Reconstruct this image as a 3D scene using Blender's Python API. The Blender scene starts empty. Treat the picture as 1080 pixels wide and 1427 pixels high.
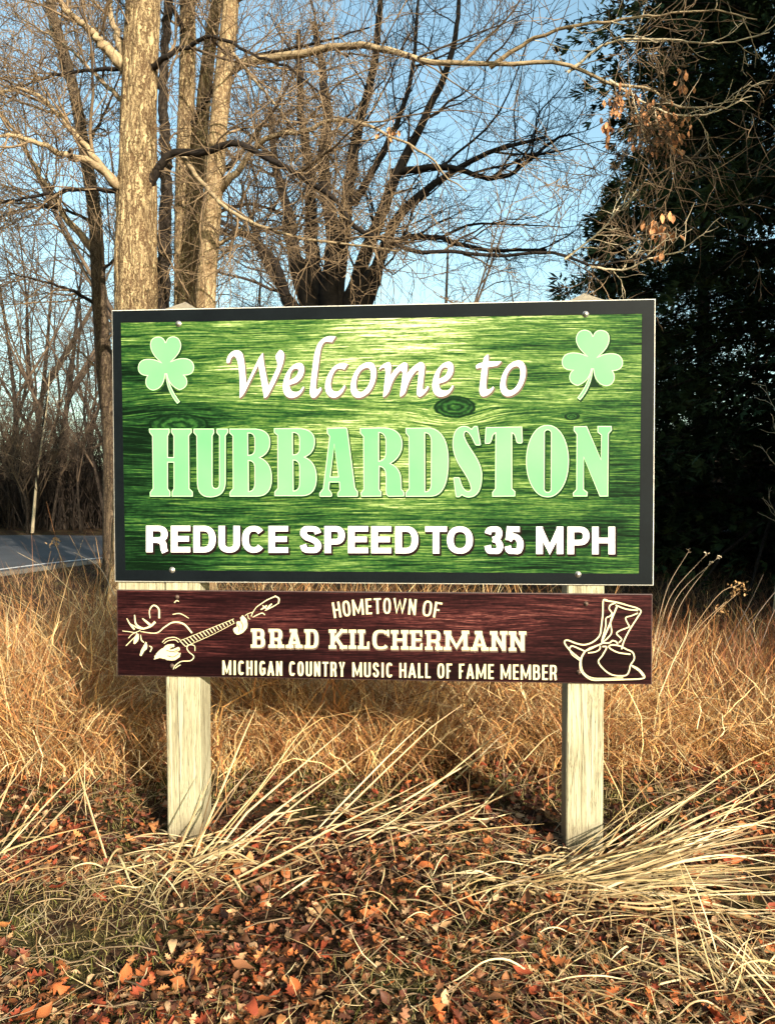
import bpy, math, random
import numpy as np
from mathutils import Vector, Matrix, noise as mnoise
from mathutils.geometry import tessellate_polygon

SC = bpy.context.scene
COL = SC.collection
R = math.radians

# ------------------------------------------------------------------ camera
EYE = 1.65
FPX = 1100.0                       # focal length in pixels of a 1080 px wide frame
PITCH, ROLL, YAW = 0.0267, -0.0021, 0.0799
_c, _s = math.cos(PITCH), math.sin(PITCH)
FW = np.array([0, _c, -_s]); _up = np.array([0, _s, _c]); _rt = np.array([1.0, 0, 0])
RT = _rt * math.cos(ROLL) + _up * math.sin(ROLL)
UP = -_rt * math.sin(ROLL) + _up * math.cos(ROLL)
cam = bpy.data.cameras.new('camera')
cam.sensor_fit = 'HORIZONTAL'; cam.sensor_width = 36; cam.lens = 36 * FPX / 1080
cam.clip_start = 0.05; cam.clip_end = 2000
camo = bpy.data.objects.new('camera', cam); COL.objects.link(camo)
m = Matrix(((RT[0], UP[0], -FW[0], 0), (RT[1], UP[1], -FW[1], 0), (RT[2], UP[2], -FW[2], EYE), (0, 0, 0, 1)))
camo.matrix_world = m
SC.camera = camo

# ------------------------------------------------------------------ light
SUN_AZ = R(30)                   # from straight behind the camera, towards the right
SUN_EL = R(21.5)
SV = Vector((math.sin(SUN_AZ) * math.cos(SUN_EL), -math.cos(SUN_AZ) * math.cos(SUN_EL), math.sin(SUN_EL)))
w = bpy.data.worlds.new('World'); SC.world = w; w.use_nodes = True
nt = w.node_tree; nt.nodes.clear()
sky = nt.nodes.new('ShaderNodeTexSky'); sky.sky_type = 'NISHITA'; sky.sun_disc = False
sky.sun_elevation = SUN_EL; sky.sun_rotation = math.atan2(SV.x, SV.y)
sky.altitude = 200; sky.air_density = 1.0; sky.dust_density = 2.2; sky.ozone_density = 0.0
bg = nt.nodes.new('ShaderNodeBackground'); bg.inputs[1].default_value = 0.15
wo = nt.nodes.new('ShaderNodeOutputWorld')
tint = nt.nodes.new('ShaderNodeMix'); tint.data_type = 'RGBA'; tint.blend_type = 'MULTIPLY'; tint.inputs[0].default_value = 1
tint.inputs[7].default_value = (1.0, 1.16, 1.03, 1)
nt.links.new(sky.outputs[0], tint.inputs[6]); nt.links.new(tint.outputs[2], bg.inputs[0]); nt.links.new(bg.outputs[0], wo.inputs[0])
sl = bpy.data.lights.new('sun', 'SUN'); sl.energy = 5.0; sl.angle = R(0.5); sl.color = (1.0, 0.88, 0.72)
so = bpy.data.objects.new('sun', sl); COL.objects.link(so)
so.rotation_euler = SV.to_track_quat('Z', 'Y').to_euler(); so.location = (10, -12, 20)
SC.view_settings.view_transform = 'Standard'; SC.view_settings.look = 'None'
SC.view_settings.gamma = 1; SC.view_settings.use_curve_mapping = False
SC.view_settings.exposure = 0.95
SC.cycles.max_bounces = 5; SC.cycles.diffuse_bounces = 2; SC.cycles.glossy_bounces = 2
SC.cycles.transparent_max_bounces = 4

# ------------------------------------------------------------------ helpers
def at(px, py, depth):
    """world point at camera depth `depth` for a direction given in the survey's pixel grid"""
    return np.array([0, 0, EYE]) + depth * (FW + RT * (px - 540) / FPX - UP * (py - 713.5) / FPX)

def onground(px, py, z=0.0):
    d = FW + RT * (px - 540) / FPX - UP * (py - 713.5) / FPX
    t = (z - EYE) / d[2]
    return np.array([0, 0, EYE]) + t * d

def tag(o, label=None, cat=None, group=None, kind=None):
    if label: o['label'] = label
    if cat: o['category'] = cat
    if group: o['group'] = group
    if kind: o['kind'] = kind
    return o

def empty(name, loc=(0, 0, 0), rz=0, parent=None):
    o = bpy.data.objects.new(name, None); COL.objects.link(o)
    o.empty_display_size = 0.2
    o.location = tuple(float(v) for v in loc); o.rotation_euler = (0, 0, rz)
    if parent: o.parent = parent
    return o

def link(name, me, mat=None, parent=None, loc=None, smooth=False):
    o = bpy.data.objects.new(name, me); COL.objects.link(o)
    if mat is not None and not me.materials: me.materials.append(mat)
    if parent: o.parent = parent
    if loc is not None: o.location = tuple(float(v) for v in loc)
    if smooth: me.polygons.foreach_set('use_smooth', np.ones(len(me.polygons), dtype=bool))
    return o

def npmesh(name, V, F, col=None):
    """V (n,3); F (m,3) or (m,4) or list of those"""
    me = bpy.data.meshes.new(name)
    Fs = F if isinstance(F, list) else [F]
    Fs = [np.asarray(f, dtype=np.int32) for f in Fs if len(f)]
    V = np.asarray(V, dtype=np.float32)
    nl = sum(f.size for f in Fs); nf = sum(len(f) for f in Fs)
    me.vertices.add(len(V)); me.vertices.foreach_set('co', V.ravel())
    me.loops.add(nl); me.polygons.add(nf)
    me.loops.foreach_set('vertex_index', np.concatenate([f.ravel() for f in Fs]))
    cnt = np.concatenate([np.full(len(f), f.shape[1]) for f in Fs])
    st = np.concatenate([[0], np.cumsum(cnt)[:-1]]).astype(np.int32)
    me.polygons.foreach_set('loop_start', st)
    if col is not None:
        a = me.color_attributes.new('Col', 'FLOAT_COLOR', 'POINT')
        c = np.ones((len(V), 4), dtype=np.float32); c[:, :3] = col
        a.data.foreach_set('color', c.ravel())
    me.update(calc_edges=True); me.validate()
    return me

class MB:
    def __init__(s): s.v = []; s.f = []
    def add(s, vs, fs):
        n = len(s.v); s.v += [tuple(float(a) for a in v) for v in vs]; s.f += [tuple(i + n for i in f) for f in fs]
    def box(s, x0, x1, y0, y1, z0, z1):
        s.add([(x0, y0, z0), (x1, y0, z0), (x1, y1, z0), (x0, y1, z0), (x0, y0, z1), (x1, y0, z1), (x1, y1, z1), (x0, y1, z1)],
              [(0, 3, 2, 1), (4, 5, 6, 7), (0, 1, 5, 4), (1, 2, 6, 5), (2, 3, 7, 6), (3, 0, 4, 7)])
    def mesh(s, name):
        me = bpy.data.meshes.new(name); me.from_pydata(s.v, [], s.f); me.update(); return me

# ---- node expressions
class X:
    def __init__(s, nt, k): s.nt = nt; s.k = k
    def _m(s, op, b=None, c=None, rev=False):
        n = s.nt.nodes.new('ShaderNodeMath'); n.operation = op
        a = s
        ins = [a, b, c]
        if rev: ins = [b, a, c]
        for i, q in enumerate(ins):
            if q is None: continue
            if isinstance(q, X): s.nt.links.new(q.k, n.inputs[i])
            else: n.inputs[i].default_value = q
        return X(s.nt, n.outputs[0])
    def __add__(s, o): return s._m('ADD', o)
    __radd__ = __add__
    def __sub__(s, o): return s._m('SUBTRACT', o)
    def __rsub__(s, o): return s._m('SUBTRACT', o, rev=True)
    def __mul__(s, o): return s._m('MULTIPLY', o)
    __rmul__ = __mul__
    def __truediv__(s, o): return s._m('DIVIDE', o)
    def pow(s, o): return s._m('POWER', o)
    def sin(s): return s._m('SINE')
    def sqrt(s): return s._m('SQRT')
    def abs(s): return s._m('ABSOLUTE')
    def clamp(s):
        n = s.nt.nodes.new('ShaderNodeClamp'); s.nt.links.new(s.k, n.inputs[0]); return X(s.nt, n.outputs[0])
    def exp(s): return s._m('EXPONENT')
    def sstep(s, a, b):
        n = s.nt.nodes.new('ShaderNodeMapRange'); n.interpolation_type = 'SMOOTHSTEP'
        s.nt.links.new(s.k, n.inputs[0]); n.inputs[1].default_value = a; n.inputs[2].default_value = b
        return X(s.nt, n.outputs[0])

class Mat:
    def __init__(s, name, rough=0.8, spec=0.3):
        s.m = bpy.data.materials.new(name); s.m.use_nodes = True; s.nt = s.m.node_tree
        s.b = s.nt.nodes['Principled BSDF']; s.b.inputs['Roughness'].default_value = rough
        s.b.inputs['Specular IOR Level'].default_value = spec
        s.tc = s.nt.nodes.new('ShaderNodeTexCoord')
    def xyz(s, which='Object'):
        n = s.nt.nodes.new('ShaderNodeSeparateXYZ'); s.nt.links.new(s.tc.outputs[which], n.inputs[0])
        return [X(s.nt, n.outputs[i]) for i in range(3)]
    def vec(s, x, y, z):
        n = s.nt.nodes.new('ShaderNodeCombineXYZ')
        for i, q in enumerate((x, y, z)):
            if isinstance(q, X): s.nt.links.new(q.k, n.inputs[i])
            else: n.inputs[i].default_value = q
        return X(s.nt, n.outputs[0])
    def coord(s, sx=1, sy=1, sz=1, which='Object'):
        n = s.nt.nodes.new('ShaderNodeMapping'); n.inputs['Scale'].default_value = (sx, sy, sz)
        s.nt.links.new(s.tc.outputs[which], n.inputs[0]); return X(s.nt, n.outputs[0])
    def noise(s, v, scale=1, detail=3, rough=.5, dist=0):
        n = s.nt.nodes.new('ShaderNodeTexNoise'); s.nt.links.new(v.k, n.inputs['Vector'])
        n.inputs['Scale'].default_value = scale; n.inputs['Detail'].default_value = detail
        n.inputs['Roughness'].default_value = rough; n.inputs['Distortion'].default_value = dist
        return X(s.nt, n.outputs[0])
    def voro(s, v, scale=1, feat='F1', rnd=1):
        n = s.nt.nodes.new('ShaderNodeTexVoronoi'); n.feature = feat; s.nt.links.new(v.k, n.inputs['Vector'])
        n.inputs['Scale'].default_value = scale; n.inputs['Randomness'].default_value = rnd
        return X(s.nt, n.outputs[0])
    def ramp(s, f, stops, interp='LINEAR'):
        n = s.nt.nodes.new('ShaderNodeValToRGB'); n.color_ramp.interpolation = interp
        e = n.color_ramp.elements
        while len(e) < len(stops): e.new(0.5)
        for i, (p, c) in enumerate(stops): e[i].position = p; e[i].color = (*c, 1)
        s.nt.links.new(f.k, n.inputs[0]); return X(s.nt, n.outputs[0])
    def mix(s, f, a, b, mode='MIX'):
        n = s.nt.nodes.new('ShaderNodeMix'); n.data_type = 'RGBA'; n.blend_type = mode
        for i, q in ((0, f), (6, a), (7, b)):
            if isinstance(q, X): s.nt.links.new(q.k, n.inputs[i])
            elif i == 0: n.inputs[i].default_value = q
            else: n.inputs[i].default_value = (*q, 1)
        return X(s.nt, n.outputs[2])
    def attr(s, name='Col'):
        n = s.nt.nodes.new('ShaderNodeAttribute'); n.attribute_name = name; return X(s.nt, n.outputs[0])
    def objrand(s):
        n = s.nt.nodes.new('ShaderNodeObjectInfo'); return X(s.nt, n.outputs['Random'])
    def color(s, c):
        if isinstance(c, X): s.nt.links.new(c.k, s.b.inputs['Base Color'])
        else: s.b.inputs['Base Color'].default_value = (*c, 1)
        return s
    def bump(s, h, dist=0.01, strength=1.0):
        n = s.nt.nodes.new('ShaderNodeBump'); n.inputs['Distance'].default_value = dist; n.inputs['Strength'].default_value = strength
        s.nt.links.new(h.k, n.inputs['Height']); s.nt.links.new(n.outputs[0], s.b.inputs['Normal']); return s

# ---- materials
def mat_bark(name, light, dark, scale=1.0, bump=0.03):
    M = Mat(name, .9, .15)
    x, y, z = M.xyz(); v3 = M.coord(1, 1, 1)
    wa = M.noise(v3, 5 * scale, 3, .6) - .5; wb = M.noise(v3, 17 * scale, 3, .6) - .5
    v1 = M.vec(x * (9 * scale) + wa * 2, y * (9 * scale) + wa * 2, z * (1.2 * scale) + wb * .5); n1 = M.noise(v1, 2.0, 5, .65, .6)
    v2 = M.vec(x * (17 * scale) + wa * 2.5 + wb * 1.2, y * (17 * scale) + wa * 2.5, z * (2.3 * scale) + wb * 1.2 + wa * 1); vo = M.voro(v2, 1.0, 'DISTANCE_TO_EDGE')
    n3 = M.noise(v3, 60, 4, .7)
    r1 = (n1 - .5).abs().sstep(0.0, .09); v4 = M.vec(x * (26 * scale) + wb * 3, y * (26 * scale) + wb * 4, z * (2.2 * scale) + wa * 1)
    r2 = (M.noise(v4, 1.0, 4, .6) - .52).abs().sstep(0.0, .06)
    h = vo.sstep(0.0, .22) * .24 + r1 * .30 + r2 * .16 + n1 * .4
    c = M.ramp(h * .8 + n3 * .25, [(.48, dark), (.62, tuple(.5 * (a + b) for a, b in zip(light, dark))), (.74, light), (.95, tuple(min(1, a * 1.25) for a in light))])
    M.color(c).bump(h + n3 * .25, bump, 1.0)
    return M.m
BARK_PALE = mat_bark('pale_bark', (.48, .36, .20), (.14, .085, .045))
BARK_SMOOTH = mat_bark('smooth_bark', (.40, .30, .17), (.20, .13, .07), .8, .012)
BARK_HALF_SHADED = mat_bark('half_shaded_bark', (.15, .11, .07), (.05, .035, .025), 1.0, .015)  # bark toned down to paint shade onto the slender leaning tree
BARK_DARK_SHADED = mat_bark('dark_shaded_bark', (.055, .042, .032), (.018, .013, .010), 1.0, .02)  # dark bark, deepened so its colour stands for shade in the woods
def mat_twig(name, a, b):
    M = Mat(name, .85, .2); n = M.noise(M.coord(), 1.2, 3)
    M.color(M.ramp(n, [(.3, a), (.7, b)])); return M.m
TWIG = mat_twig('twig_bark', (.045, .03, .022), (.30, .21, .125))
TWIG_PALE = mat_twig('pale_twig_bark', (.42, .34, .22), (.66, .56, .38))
TWIG_SHADED = mat_twig('shaded_twig_bark', (.012, .009, .008), (.05, .035, .026))  # shade on the multi-stemmed tree's twigs is put into this colour
TWIG_THICK = mat_twig('shaded_thicket_bark', (.012, .009, .008), (.04, .028, .02))  # near black: the far wood's shade is put into the colour
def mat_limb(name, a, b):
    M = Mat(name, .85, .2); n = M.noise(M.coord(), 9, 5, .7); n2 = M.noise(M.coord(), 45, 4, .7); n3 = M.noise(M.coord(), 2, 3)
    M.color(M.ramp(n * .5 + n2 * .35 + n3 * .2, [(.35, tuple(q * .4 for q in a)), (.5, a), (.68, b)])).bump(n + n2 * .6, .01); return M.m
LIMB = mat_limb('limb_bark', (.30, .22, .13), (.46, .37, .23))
LIMB_SHADED = mat_limb('shaded_limb_bark', (.016, .012, .010), (.036, .027, .02))  # shaded copy of the limb bark, shade painted into its colour
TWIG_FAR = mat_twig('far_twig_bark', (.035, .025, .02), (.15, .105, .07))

def mat_attr(name, rough=.8, spec=.2, transl=0.0, nscale=40, amt=.35):
    M = Mat(name, rough, spec)
    n = M.noise(M.coord(), nscale, 3)
    d = n * (2 * amt) + (1 - amt)
    c = M.mix(1.0, M.attr(), M.vec(d, d, d), 'MULTIPLY')
    M.color(c)
    if transl > 0:
        t = M.nt.nodes.new('ShaderNodeBsdfTranslucent'); M.nt.links.new(c.k, t.inputs[0])
        mx = M.nt.nodes.new('ShaderNodeMixShader'); mx.inputs[0].default_value = transl
        M.nt.links.new(M.b.outputs[0], mx.inputs[1]); M.nt.links.new(t.outputs[0], mx.inputs[2])
        M.nt.links.new(mx.outputs[0], M.nt.nodes['Material Output'].inputs[0])
    return M.m
GRASSM = mat_attr('dry_grass', .6, .35, .2, 8, .25)
LEAFM = mat_attr('dead_leaf', .6, .35, .2, 30, .35)
STRAWM = mat_attr('straw_blade', .45, .5, .12, 25, .25)
NEEDLEM = mat_attr('needles', .8, .12, .0, 5, .3)

rng = np.random.default_rng(7)
def rnd(a, b, n=None): return rng.uniform(a, b, n)

# ------------------------------------------------------------------ tubes
def norm(a): return a / np.maximum(np.linalg.norm(a, axis=-1, keepdims=True), 1e-9)

def tubes(P, Rr, k):
    """P (M,N,3), Rr (M,N) -> V, F(quads)"""
    M, N, _ = P.shape
    T = np.empty_like(P); T[:, 1:-1] = P[:, 2:] - P[:, :-2]; T[:, 0] = P[:, 1] - P[:, 0]; T[:, -1] = P[:, -1] - P[:, -2]
    T = norm(T)
    ref = np.where(np.abs(T[:, :1, 2:3]) > .8, np.array([1.0, 0, 0]), np.array([0, 0, 1.0]))
    ref = np.broadcast_to(ref, T.shape)
    A = norm(np.cross(T, ref)); B = np.cross(T, A)
    th = np.arange(k) * 2 * math.pi / k
    V = P[:, :, None] + Rr[:, :, None, None] * (A[:, :, None] * np.cos(th)[None, None, :, None] + B[:, :, None] * np.sin(th)[None, None, :, None])
    base = (np.arange(M) * N * k)[:, None, None]; i = np.arange(N - 1)[None, :, None] * k; j = np.arange(k)[None, None, :]
    j2 = (j + 1) % k
    F = np.stack([base + i + j, base + i + j2, base + i + k + j2, base + i + k + j], -1).reshape(-1, 4)
    return V.reshape(-1, 3), F

def join(parts):
    Vs, Fs, n = [], [], 0
    for V, F in parts:
        Vs.append(V); Fs.append(F + n); n += len(V)
    return np.concatenate(Vs), np.concatenate(Fs)

def spline(pts, n):
    p = np.array(pts, float)
    if len(p) == 2: return p[0] + (p[1] - p[0]) * np.linspace(0, 1, n)[:, None]
    t = np.linspace(0, len(p) - 1, n); i = np.clip(t.astype(int), 0, len(p) - 2); f = (t - i)[:, None]
    q = np.vstack([2 * p[0] - p[1], p, 2 * p[-1] - p[-2]])
    a, b, c, d = q[i], q[i + 1], q[i + 2], q[i + 3]
    return .5 * ((2 * b) + (c - a) * f + (2 * a - 5 * b + 4 * c - d) * f ** 2 + (3 * b - a - 3 * c + d) * f ** 3)

def spawn(P, Rr, nch, tmin, ang, lenr, N2, wig, lift, rmax=.6, tip=.0022, absl=None, rr=None):
    """grow nch children on every parent polyline"""
    M, N, _ = P.shape
    K = M * nch
    par = np.repeat(np.arange(M), nch)
    t = np.tile((np.arange(nch) + .5) / nch, M) + rnd(-.5, .5, K) / nch
    t = tmin + (1 - tmin) * np.clip(t, 0, .999)
    x = t * (N - 1); i = x.astype(int); f = (x - i)[:, None]
    S = P[par, i] * (1 - f) + P[par, i + 1] * f
    r = (Rr[par, i] * (1 - f[:, 0]) + Rr[par, i + 1] * f[:, 0])
    T = norm(P[par, i + 1] - P[par, i])
    L = np.linalg.norm(P[:, 1:] - P[:, :-1], axis=-1).sum(1)[par]
    ax = norm(np.cross(T, rng.normal(size=(K, 3))))
    a = rnd(ang[0], ang[1], K)[:, None]
    D = norm(T * np.cos(a) + ax * np.sin(a))
    ln = L * rnd(lenr[0], lenr[1], K) * (1.05 - .6 * t) if absl is None else rnd(absl[0], absl[1], K) * (1.1 - .5 * t)
    r0 = np.minimum(r * rmax * rnd(.7, 1, K), .022 * ln + tip) if rr is None else np.minimum(r * rmax, rnd(rr[0], rr[1], K))
    out = np.empty((K, N2, 3)); out[:, 0] = S; d = D; seg = (ln / (N2 - 1))[:, None]
    for q in range(1, N2):
        d = norm(d + rng.normal(size=(K, 3)) * wig + np.array([0, 0, lift]))
        out[:, q] = out[:, q - 1] + d * seg
    fr = np.linspace(0, 1, N2)[None]
    R2 = np.maximum(r0[:, None] * (1 - fr * .8), tip * (1 - .5 * fr))
    return out, R2

def crown(stems, levels, k=(6, 4, 3, 3)):
    """stems: list of (P(N,3), R(N)) limbs already meshed elsewhere; returns V,F of everything grown on them"""
    N0 = 16
    nchs = levels[0]['nch']
    P = np.stack([s_[0][np.linspace(0, len(s_[0]) - 1, N0).astype(int)] for s_ in stems])
    Q = np.stack([s_[1][np.linspace(0, len(s_[1]) - 1, N0).astype(int)] for s_ in stems])
    parts = []
    for li, kw in enumerate(levels):
        kw = dict(kw)
        if li == 0: kw.setdefault('rr', (.006, .024)); kw.setdefault('absl', (.7, 2.6))
        P, Q = spawn(P, Q, **kw)
        parts.append(tubes(P, Q, k[min(li, len(k) - 1)]))
    return join(parts)

def rough_tube(pts, r0, r1, n=60, k=14, amp=.06, flare=0.0, seed=0, pw=1.0):
    P = spline(pts, n); t = np.linspace(0, 1, n)
    Rr = r0 + (r1 - r0) * t ** pw
    if flare: Rr = Rr + flare * np.exp(-t * 12)
    V, F = tubes(P[None], Rr[None], k)
    V = V.reshape(n, k, 3)
    C = P[:, None]
    for i in range(n):
        for j in range(k):
            a = 2 * math.pi * j / k
            h = mnoise.noise(Vector((math.cos(a) * 1.3 + seed, math.sin(a) * 1.3, P[i, 2] * .8))) + .7 * mnoise.noise(Vector((math.cos(a) * 5 + seed, math.sin(a) * 5, P[i, 2] * 1.6)))
            if k > 40:
                wv = mnoise.noise(Vector((math.cos(a) * 2, math.sin(a) * 2, P[i, 2] * 1.5 + 9)))
                q_ = mnoise.noise(Vector((math.cos(a + wv * .25) * 6.5 + seed, math.sin(a + wv * .25) * 6.5, P[i, 2] * 1.1)))
                h = h * .8 + .55 * (min(1, abs(q_) * 5) - .6)
            V[i, j] = C[i, 0] + (V[i, j] - C[i, 0]) * (1 + amp * h)
    return V.reshape(-1, 3), F, P, Rr

def tube_obj(name, pts, r0, r1, mat, parent, n=40, k=8, amp=.05, flare=0, seed=0, pw=1.0):
    if name == 'branch':
        pts = [np.array(p, float) for p in pts]; fr_ = random.Random(seed * 7 + 1)
        pts = [pts[0] - (pts[1] - pts[0]) * .18] + [p + np.array([fr_.gauss(0, 1), fr_.gauss(0, 1), fr_.gauss(0, 1)]) * min(r0, .05) * .6 for p in pts[1:]]
        P = spline(pts, n)
        for i in range(2, n): P[i] += np.array([mnoise.noise(Vector((i * .45, seed, j))) for j in (0, 5, 9)]) * min(r0, .045) * 1.0
        pts = P; flare = r0 * .35
    V, F, P, Rr = rough_tube(pts, r0, r1, n, k, amp, flare, seed, pw)
    o = np.array(parent.location)
    me = npmesh(name, V - o, F)
    ob = link(name, me, mat, parent, smooth=True)
    return ob, (P, Rr)

def crown_obj(stems, levels, mat, parent, name='crown', k=(6, 4, 3, 3)):
    V, F = crown(stems, levels, k)
    me = npmesh(name, V - np.array(parent.location), F)
    return link(name, me, mat, parent)
#@@GROUND
# ================================================================== ground
def ghash(x, y): return mnoise.noise(Vector((x, y, 0)))
xs = np.unique(np.concatenate([np.linspace(-3.2, 3.2, 129), np.linspace(-12, 12, 97), np.linspace(-300, 300, 41)]))
ys = np.unique(np.concatenate([np.linspace(1.6, 6, 89), np.linspace(-6, 20, 79), np.linspace(-300, 300, 41)]))
GX, GY = np.meshgrid(xs, ys, indexing='ij')
def ground_z(x, y):
    a = mnoise.noise(Vector((x * 1.1, y * 1.1, 0))) * .03 + mnoise.noise(Vector((x * 4, y * 4, 3))) * .014
    fade = 1.0 if y < 9 else max(0.0, 1 - (y - 9) / 3)
    return a * fade
GZ = np.array([ground_z(x, y) if (abs(x) < 12 and -6 < y < 12) else 0.0 for x, y in zip(GX.ravel(), GY.ravel())])
V = np.stack([GX.ravel(), GY.ravel(), GZ], 1)
ny = len(ys); ii, jj = np.meshgrid(np.arange(len(xs) - 1), np.arange(ny - 1), indexing='ij'); b = (ii * ny + jj).ravel()
M = Mat('forest_floor', .95, .1)
n1 = M.noise(M.coord(), 3.0, 5, .6); n2 = M.noise(M.coord(), 38, 5, .7); n3 = M.noise(M.coord(), .9, 3)
c = M.ramp(n2, [(.35, (.010, .006, .004)), (.5, (.04, .02, .012)), (.65, (.10, .05, .028)), (.8, (.24, .14, .08))])
moss = M.ramp(n2, [(.3, (.02, .018, .007)), (.6, (.09, .08, .025)), (.8, (.22, .18, .07))])
c = M.mix((n1 * .8 + n3 * .3).sstep(.52, .66) * .75, c, moss)
M.color(c).bump(n2 + n1, .03)
g = link('ground', npmesh('ground', V, np.stack([b, b + ny, b + ny + 1, b + 1], 1)), M.m, smooth=True); g['kind'] = 'structure'
GROUND = g
def gz(x, y): return ground_z(x, y) if (abs(x) < 12 and -6 < y < 12) else 0.0

# road bending away on the far left
near_e = [(-14, -40), (-12.5, -10), (-11.2, 3), (-9.7, 10), (-7.95, 16.2), (-6.75, 19.3), (-3.8, 23), (1, 25.6), (8, 27.2), (40, 29.5), (120, 33)]
far_e = [(-60, -40), (-45, -10), (-38, 3), (-33, 16), (-26, 27), (-14.6, 29.7), (-10, 29.4), (0, 31.2), (8, 32.6), (40, 35.5), (120, 39)]
ne = spline([(x, y, 0) for x, y in near_e], 120); fe = spline([(x, y, 0) for x, y in far_e], 120)
def strip(name, A, B, z, mat):
    n = len(A); V = np.concatenate([A, B]); V[:, 2] = z
    i = np.arange(n - 1)
    o = link(name, npmesh(name, V, np.stack([i, i + 1, i + 1 + n, i + n], 1)), mat); o['kind'] = 'structure'; return o
M = Mat('gravel_shoulder', .95, .2); n = M.noise(M.coord(), 60, 4, .7)
M.color(M.ramp(n, [(.3, (.10, .085, .07)), (.6, (.28, .25, .2)), (.8, (.45, .41, .34))])).bump(n, .02)
out = norm(np.gradient(ne, axis=0)); outn = np.stack([out[:, 1], -out[:, 0], out[:, 2] * 0], 1)
strip('road_shoulder', ne + outn * .7, ne, .006, M.m)
M = Mat('asphalt', .75, .4); n = M.noise(M.coord(), 90, 4, .7); n2 = M.noise(M.coord(.6, .6, .6), 1.5, 3)
M.color(M.ramp(n * .6 + n2 * .4, [(.3, (.035, .036, .04)), (.6, (.07, .072, .078)), (.8, (.12, .12, .125))])).bump(n, .008)
strip('road', ne, fe, .010, M.m)
M = Mat('road_paint', .7, .3); n = M.noise(M.coord(), 25, 4, .7)
M.color(M.ramp(n, [(.35, (.3, .3, .3)), (.5, (.75, .75, .73))]))
strip('edge_line', ne - outn * .25, ne - outn * .40, .015, M.m)
#@@SIGN
# ================================================================== the sign
PW, PH = 2.44, 1.2519                 # upper panel
GAP, PH2 = 0.0376, 0.401              # gap and lower panel
TL = np.array([-1.2651, 3.6495, EYE + .8337])
U = np.array([math.cos(YAW), -math.sin(YAW), 0]); NRM = np.array([-math.sin(YAW), -math.cos(YAW), 0])
SIGN = empty('town_sign', (TL[0], TL[1], 0), -YAW)
tag(SIGN, 'green and maroon welcome sign bolted to two pale square wooden posts', 'sign')
def pl(px, py, fz=0.0):
    """pixel of the survey -> (u, v) on the panel face measured from its top left corner"""
    d = FW + RT * (px - 540) / FPX - UP * (py - 713.5) / FPX
    o = np.array([0, 0, EYE]); t = np.dot(TL - o, NRM) / np.dot(d, NRM)
    p = o + d * t - TL
    return float(np.dot(p, U)), float(p[2])

TH = .012
# --- printed timber, upper panel
def printed_wood(name, stops, knots, blobs, seed, warp=.02, lo=0.0, rough=.28):
    M = Mat(name, .5, .05)
    x, y, z = M.xyz()
    v = z + (M.noise(M.vec(x * .8 + seed, 0.0, z * 2.2), 1.0, 2) - .5) * warp * 4 + (M.noise(M.vec(x * 3 + seed, 1.0, z * 7), 1.0, 2) - .5) * warp * .7
    ring = None
    for (kx, kz, a, bb, A) in knots:
        dx = (x - kx) / a; dz = (z - kz) / bb; d2 = dx * dx + dz * dz
        v = v - (z - kz) * (d2 * -.22).exp() * A
    big = M.noise(M.vec(x * 1.3 + seed, 2.0, v * 9), 1.0, 3, .5)
    g1 = M.noise(M.vec(x * 2.4 + seed, 0.0, v * 95), 1.0, 5, .66, .1)
    g2 = M.noise(M.vec(x * 6 + seed, 5.0, v * 210), 1.0, 4, .7, .1)
    g3 = M.noise(M.vec(x * 45 + seed, 7.0, z * 70), 1.0, 2, .5)
    b_ = None
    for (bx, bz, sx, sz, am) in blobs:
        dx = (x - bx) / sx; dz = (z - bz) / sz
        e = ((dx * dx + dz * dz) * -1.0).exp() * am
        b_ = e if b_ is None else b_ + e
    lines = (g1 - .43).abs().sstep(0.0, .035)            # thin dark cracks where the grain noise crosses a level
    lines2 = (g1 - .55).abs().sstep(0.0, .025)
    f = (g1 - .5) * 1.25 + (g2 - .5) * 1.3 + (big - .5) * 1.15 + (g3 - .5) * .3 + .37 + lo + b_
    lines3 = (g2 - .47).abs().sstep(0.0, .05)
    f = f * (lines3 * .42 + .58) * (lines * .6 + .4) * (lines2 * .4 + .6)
    for (kx, kz, a, bb, A) in knots:
        if A < .5: continue
        dx = (x - kx) / a; dz = (z - kz) / bb; d = (dx * dx + dz * dz).sqrt()
        d = d + (M.noise(M.vec(x * 30, 3.0, z * 40), 1.0, 3) - .5) * .35
        rings = ((d * 15 + (g1 - .5) * 9).sin() * .5 + .5) * .24 + (g3 - .35) * .5
        inside = (1.0 - d.sstep(.85, 1.05))
        rim = (1.0 - (d - .97).abs().sstep(0.0, .14)) * .9
        f = f * (1.0 - inside) + (rings + .02) * inside
        f = f * (1.0 - rim)
    M.color(M.ramp(f.clamp(), stops))
    return M
def q(px, py): return pl(px, py)
K1 = q(634, 567); K2 = q(250, 592); K3 = q(797, 580)
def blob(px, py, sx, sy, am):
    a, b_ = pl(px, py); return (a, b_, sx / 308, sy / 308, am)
GREEN = [(0.0, (.002, .008, .003)), (.16, (.006, .026, .008)), (.34, (.022, .085, .018)), (.52, (.095, .17, .035)), (.70, (.22, .32, .10)), (.86, (.47, .53, .25)), (1.0, (.80, .78, .52))]
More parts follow.
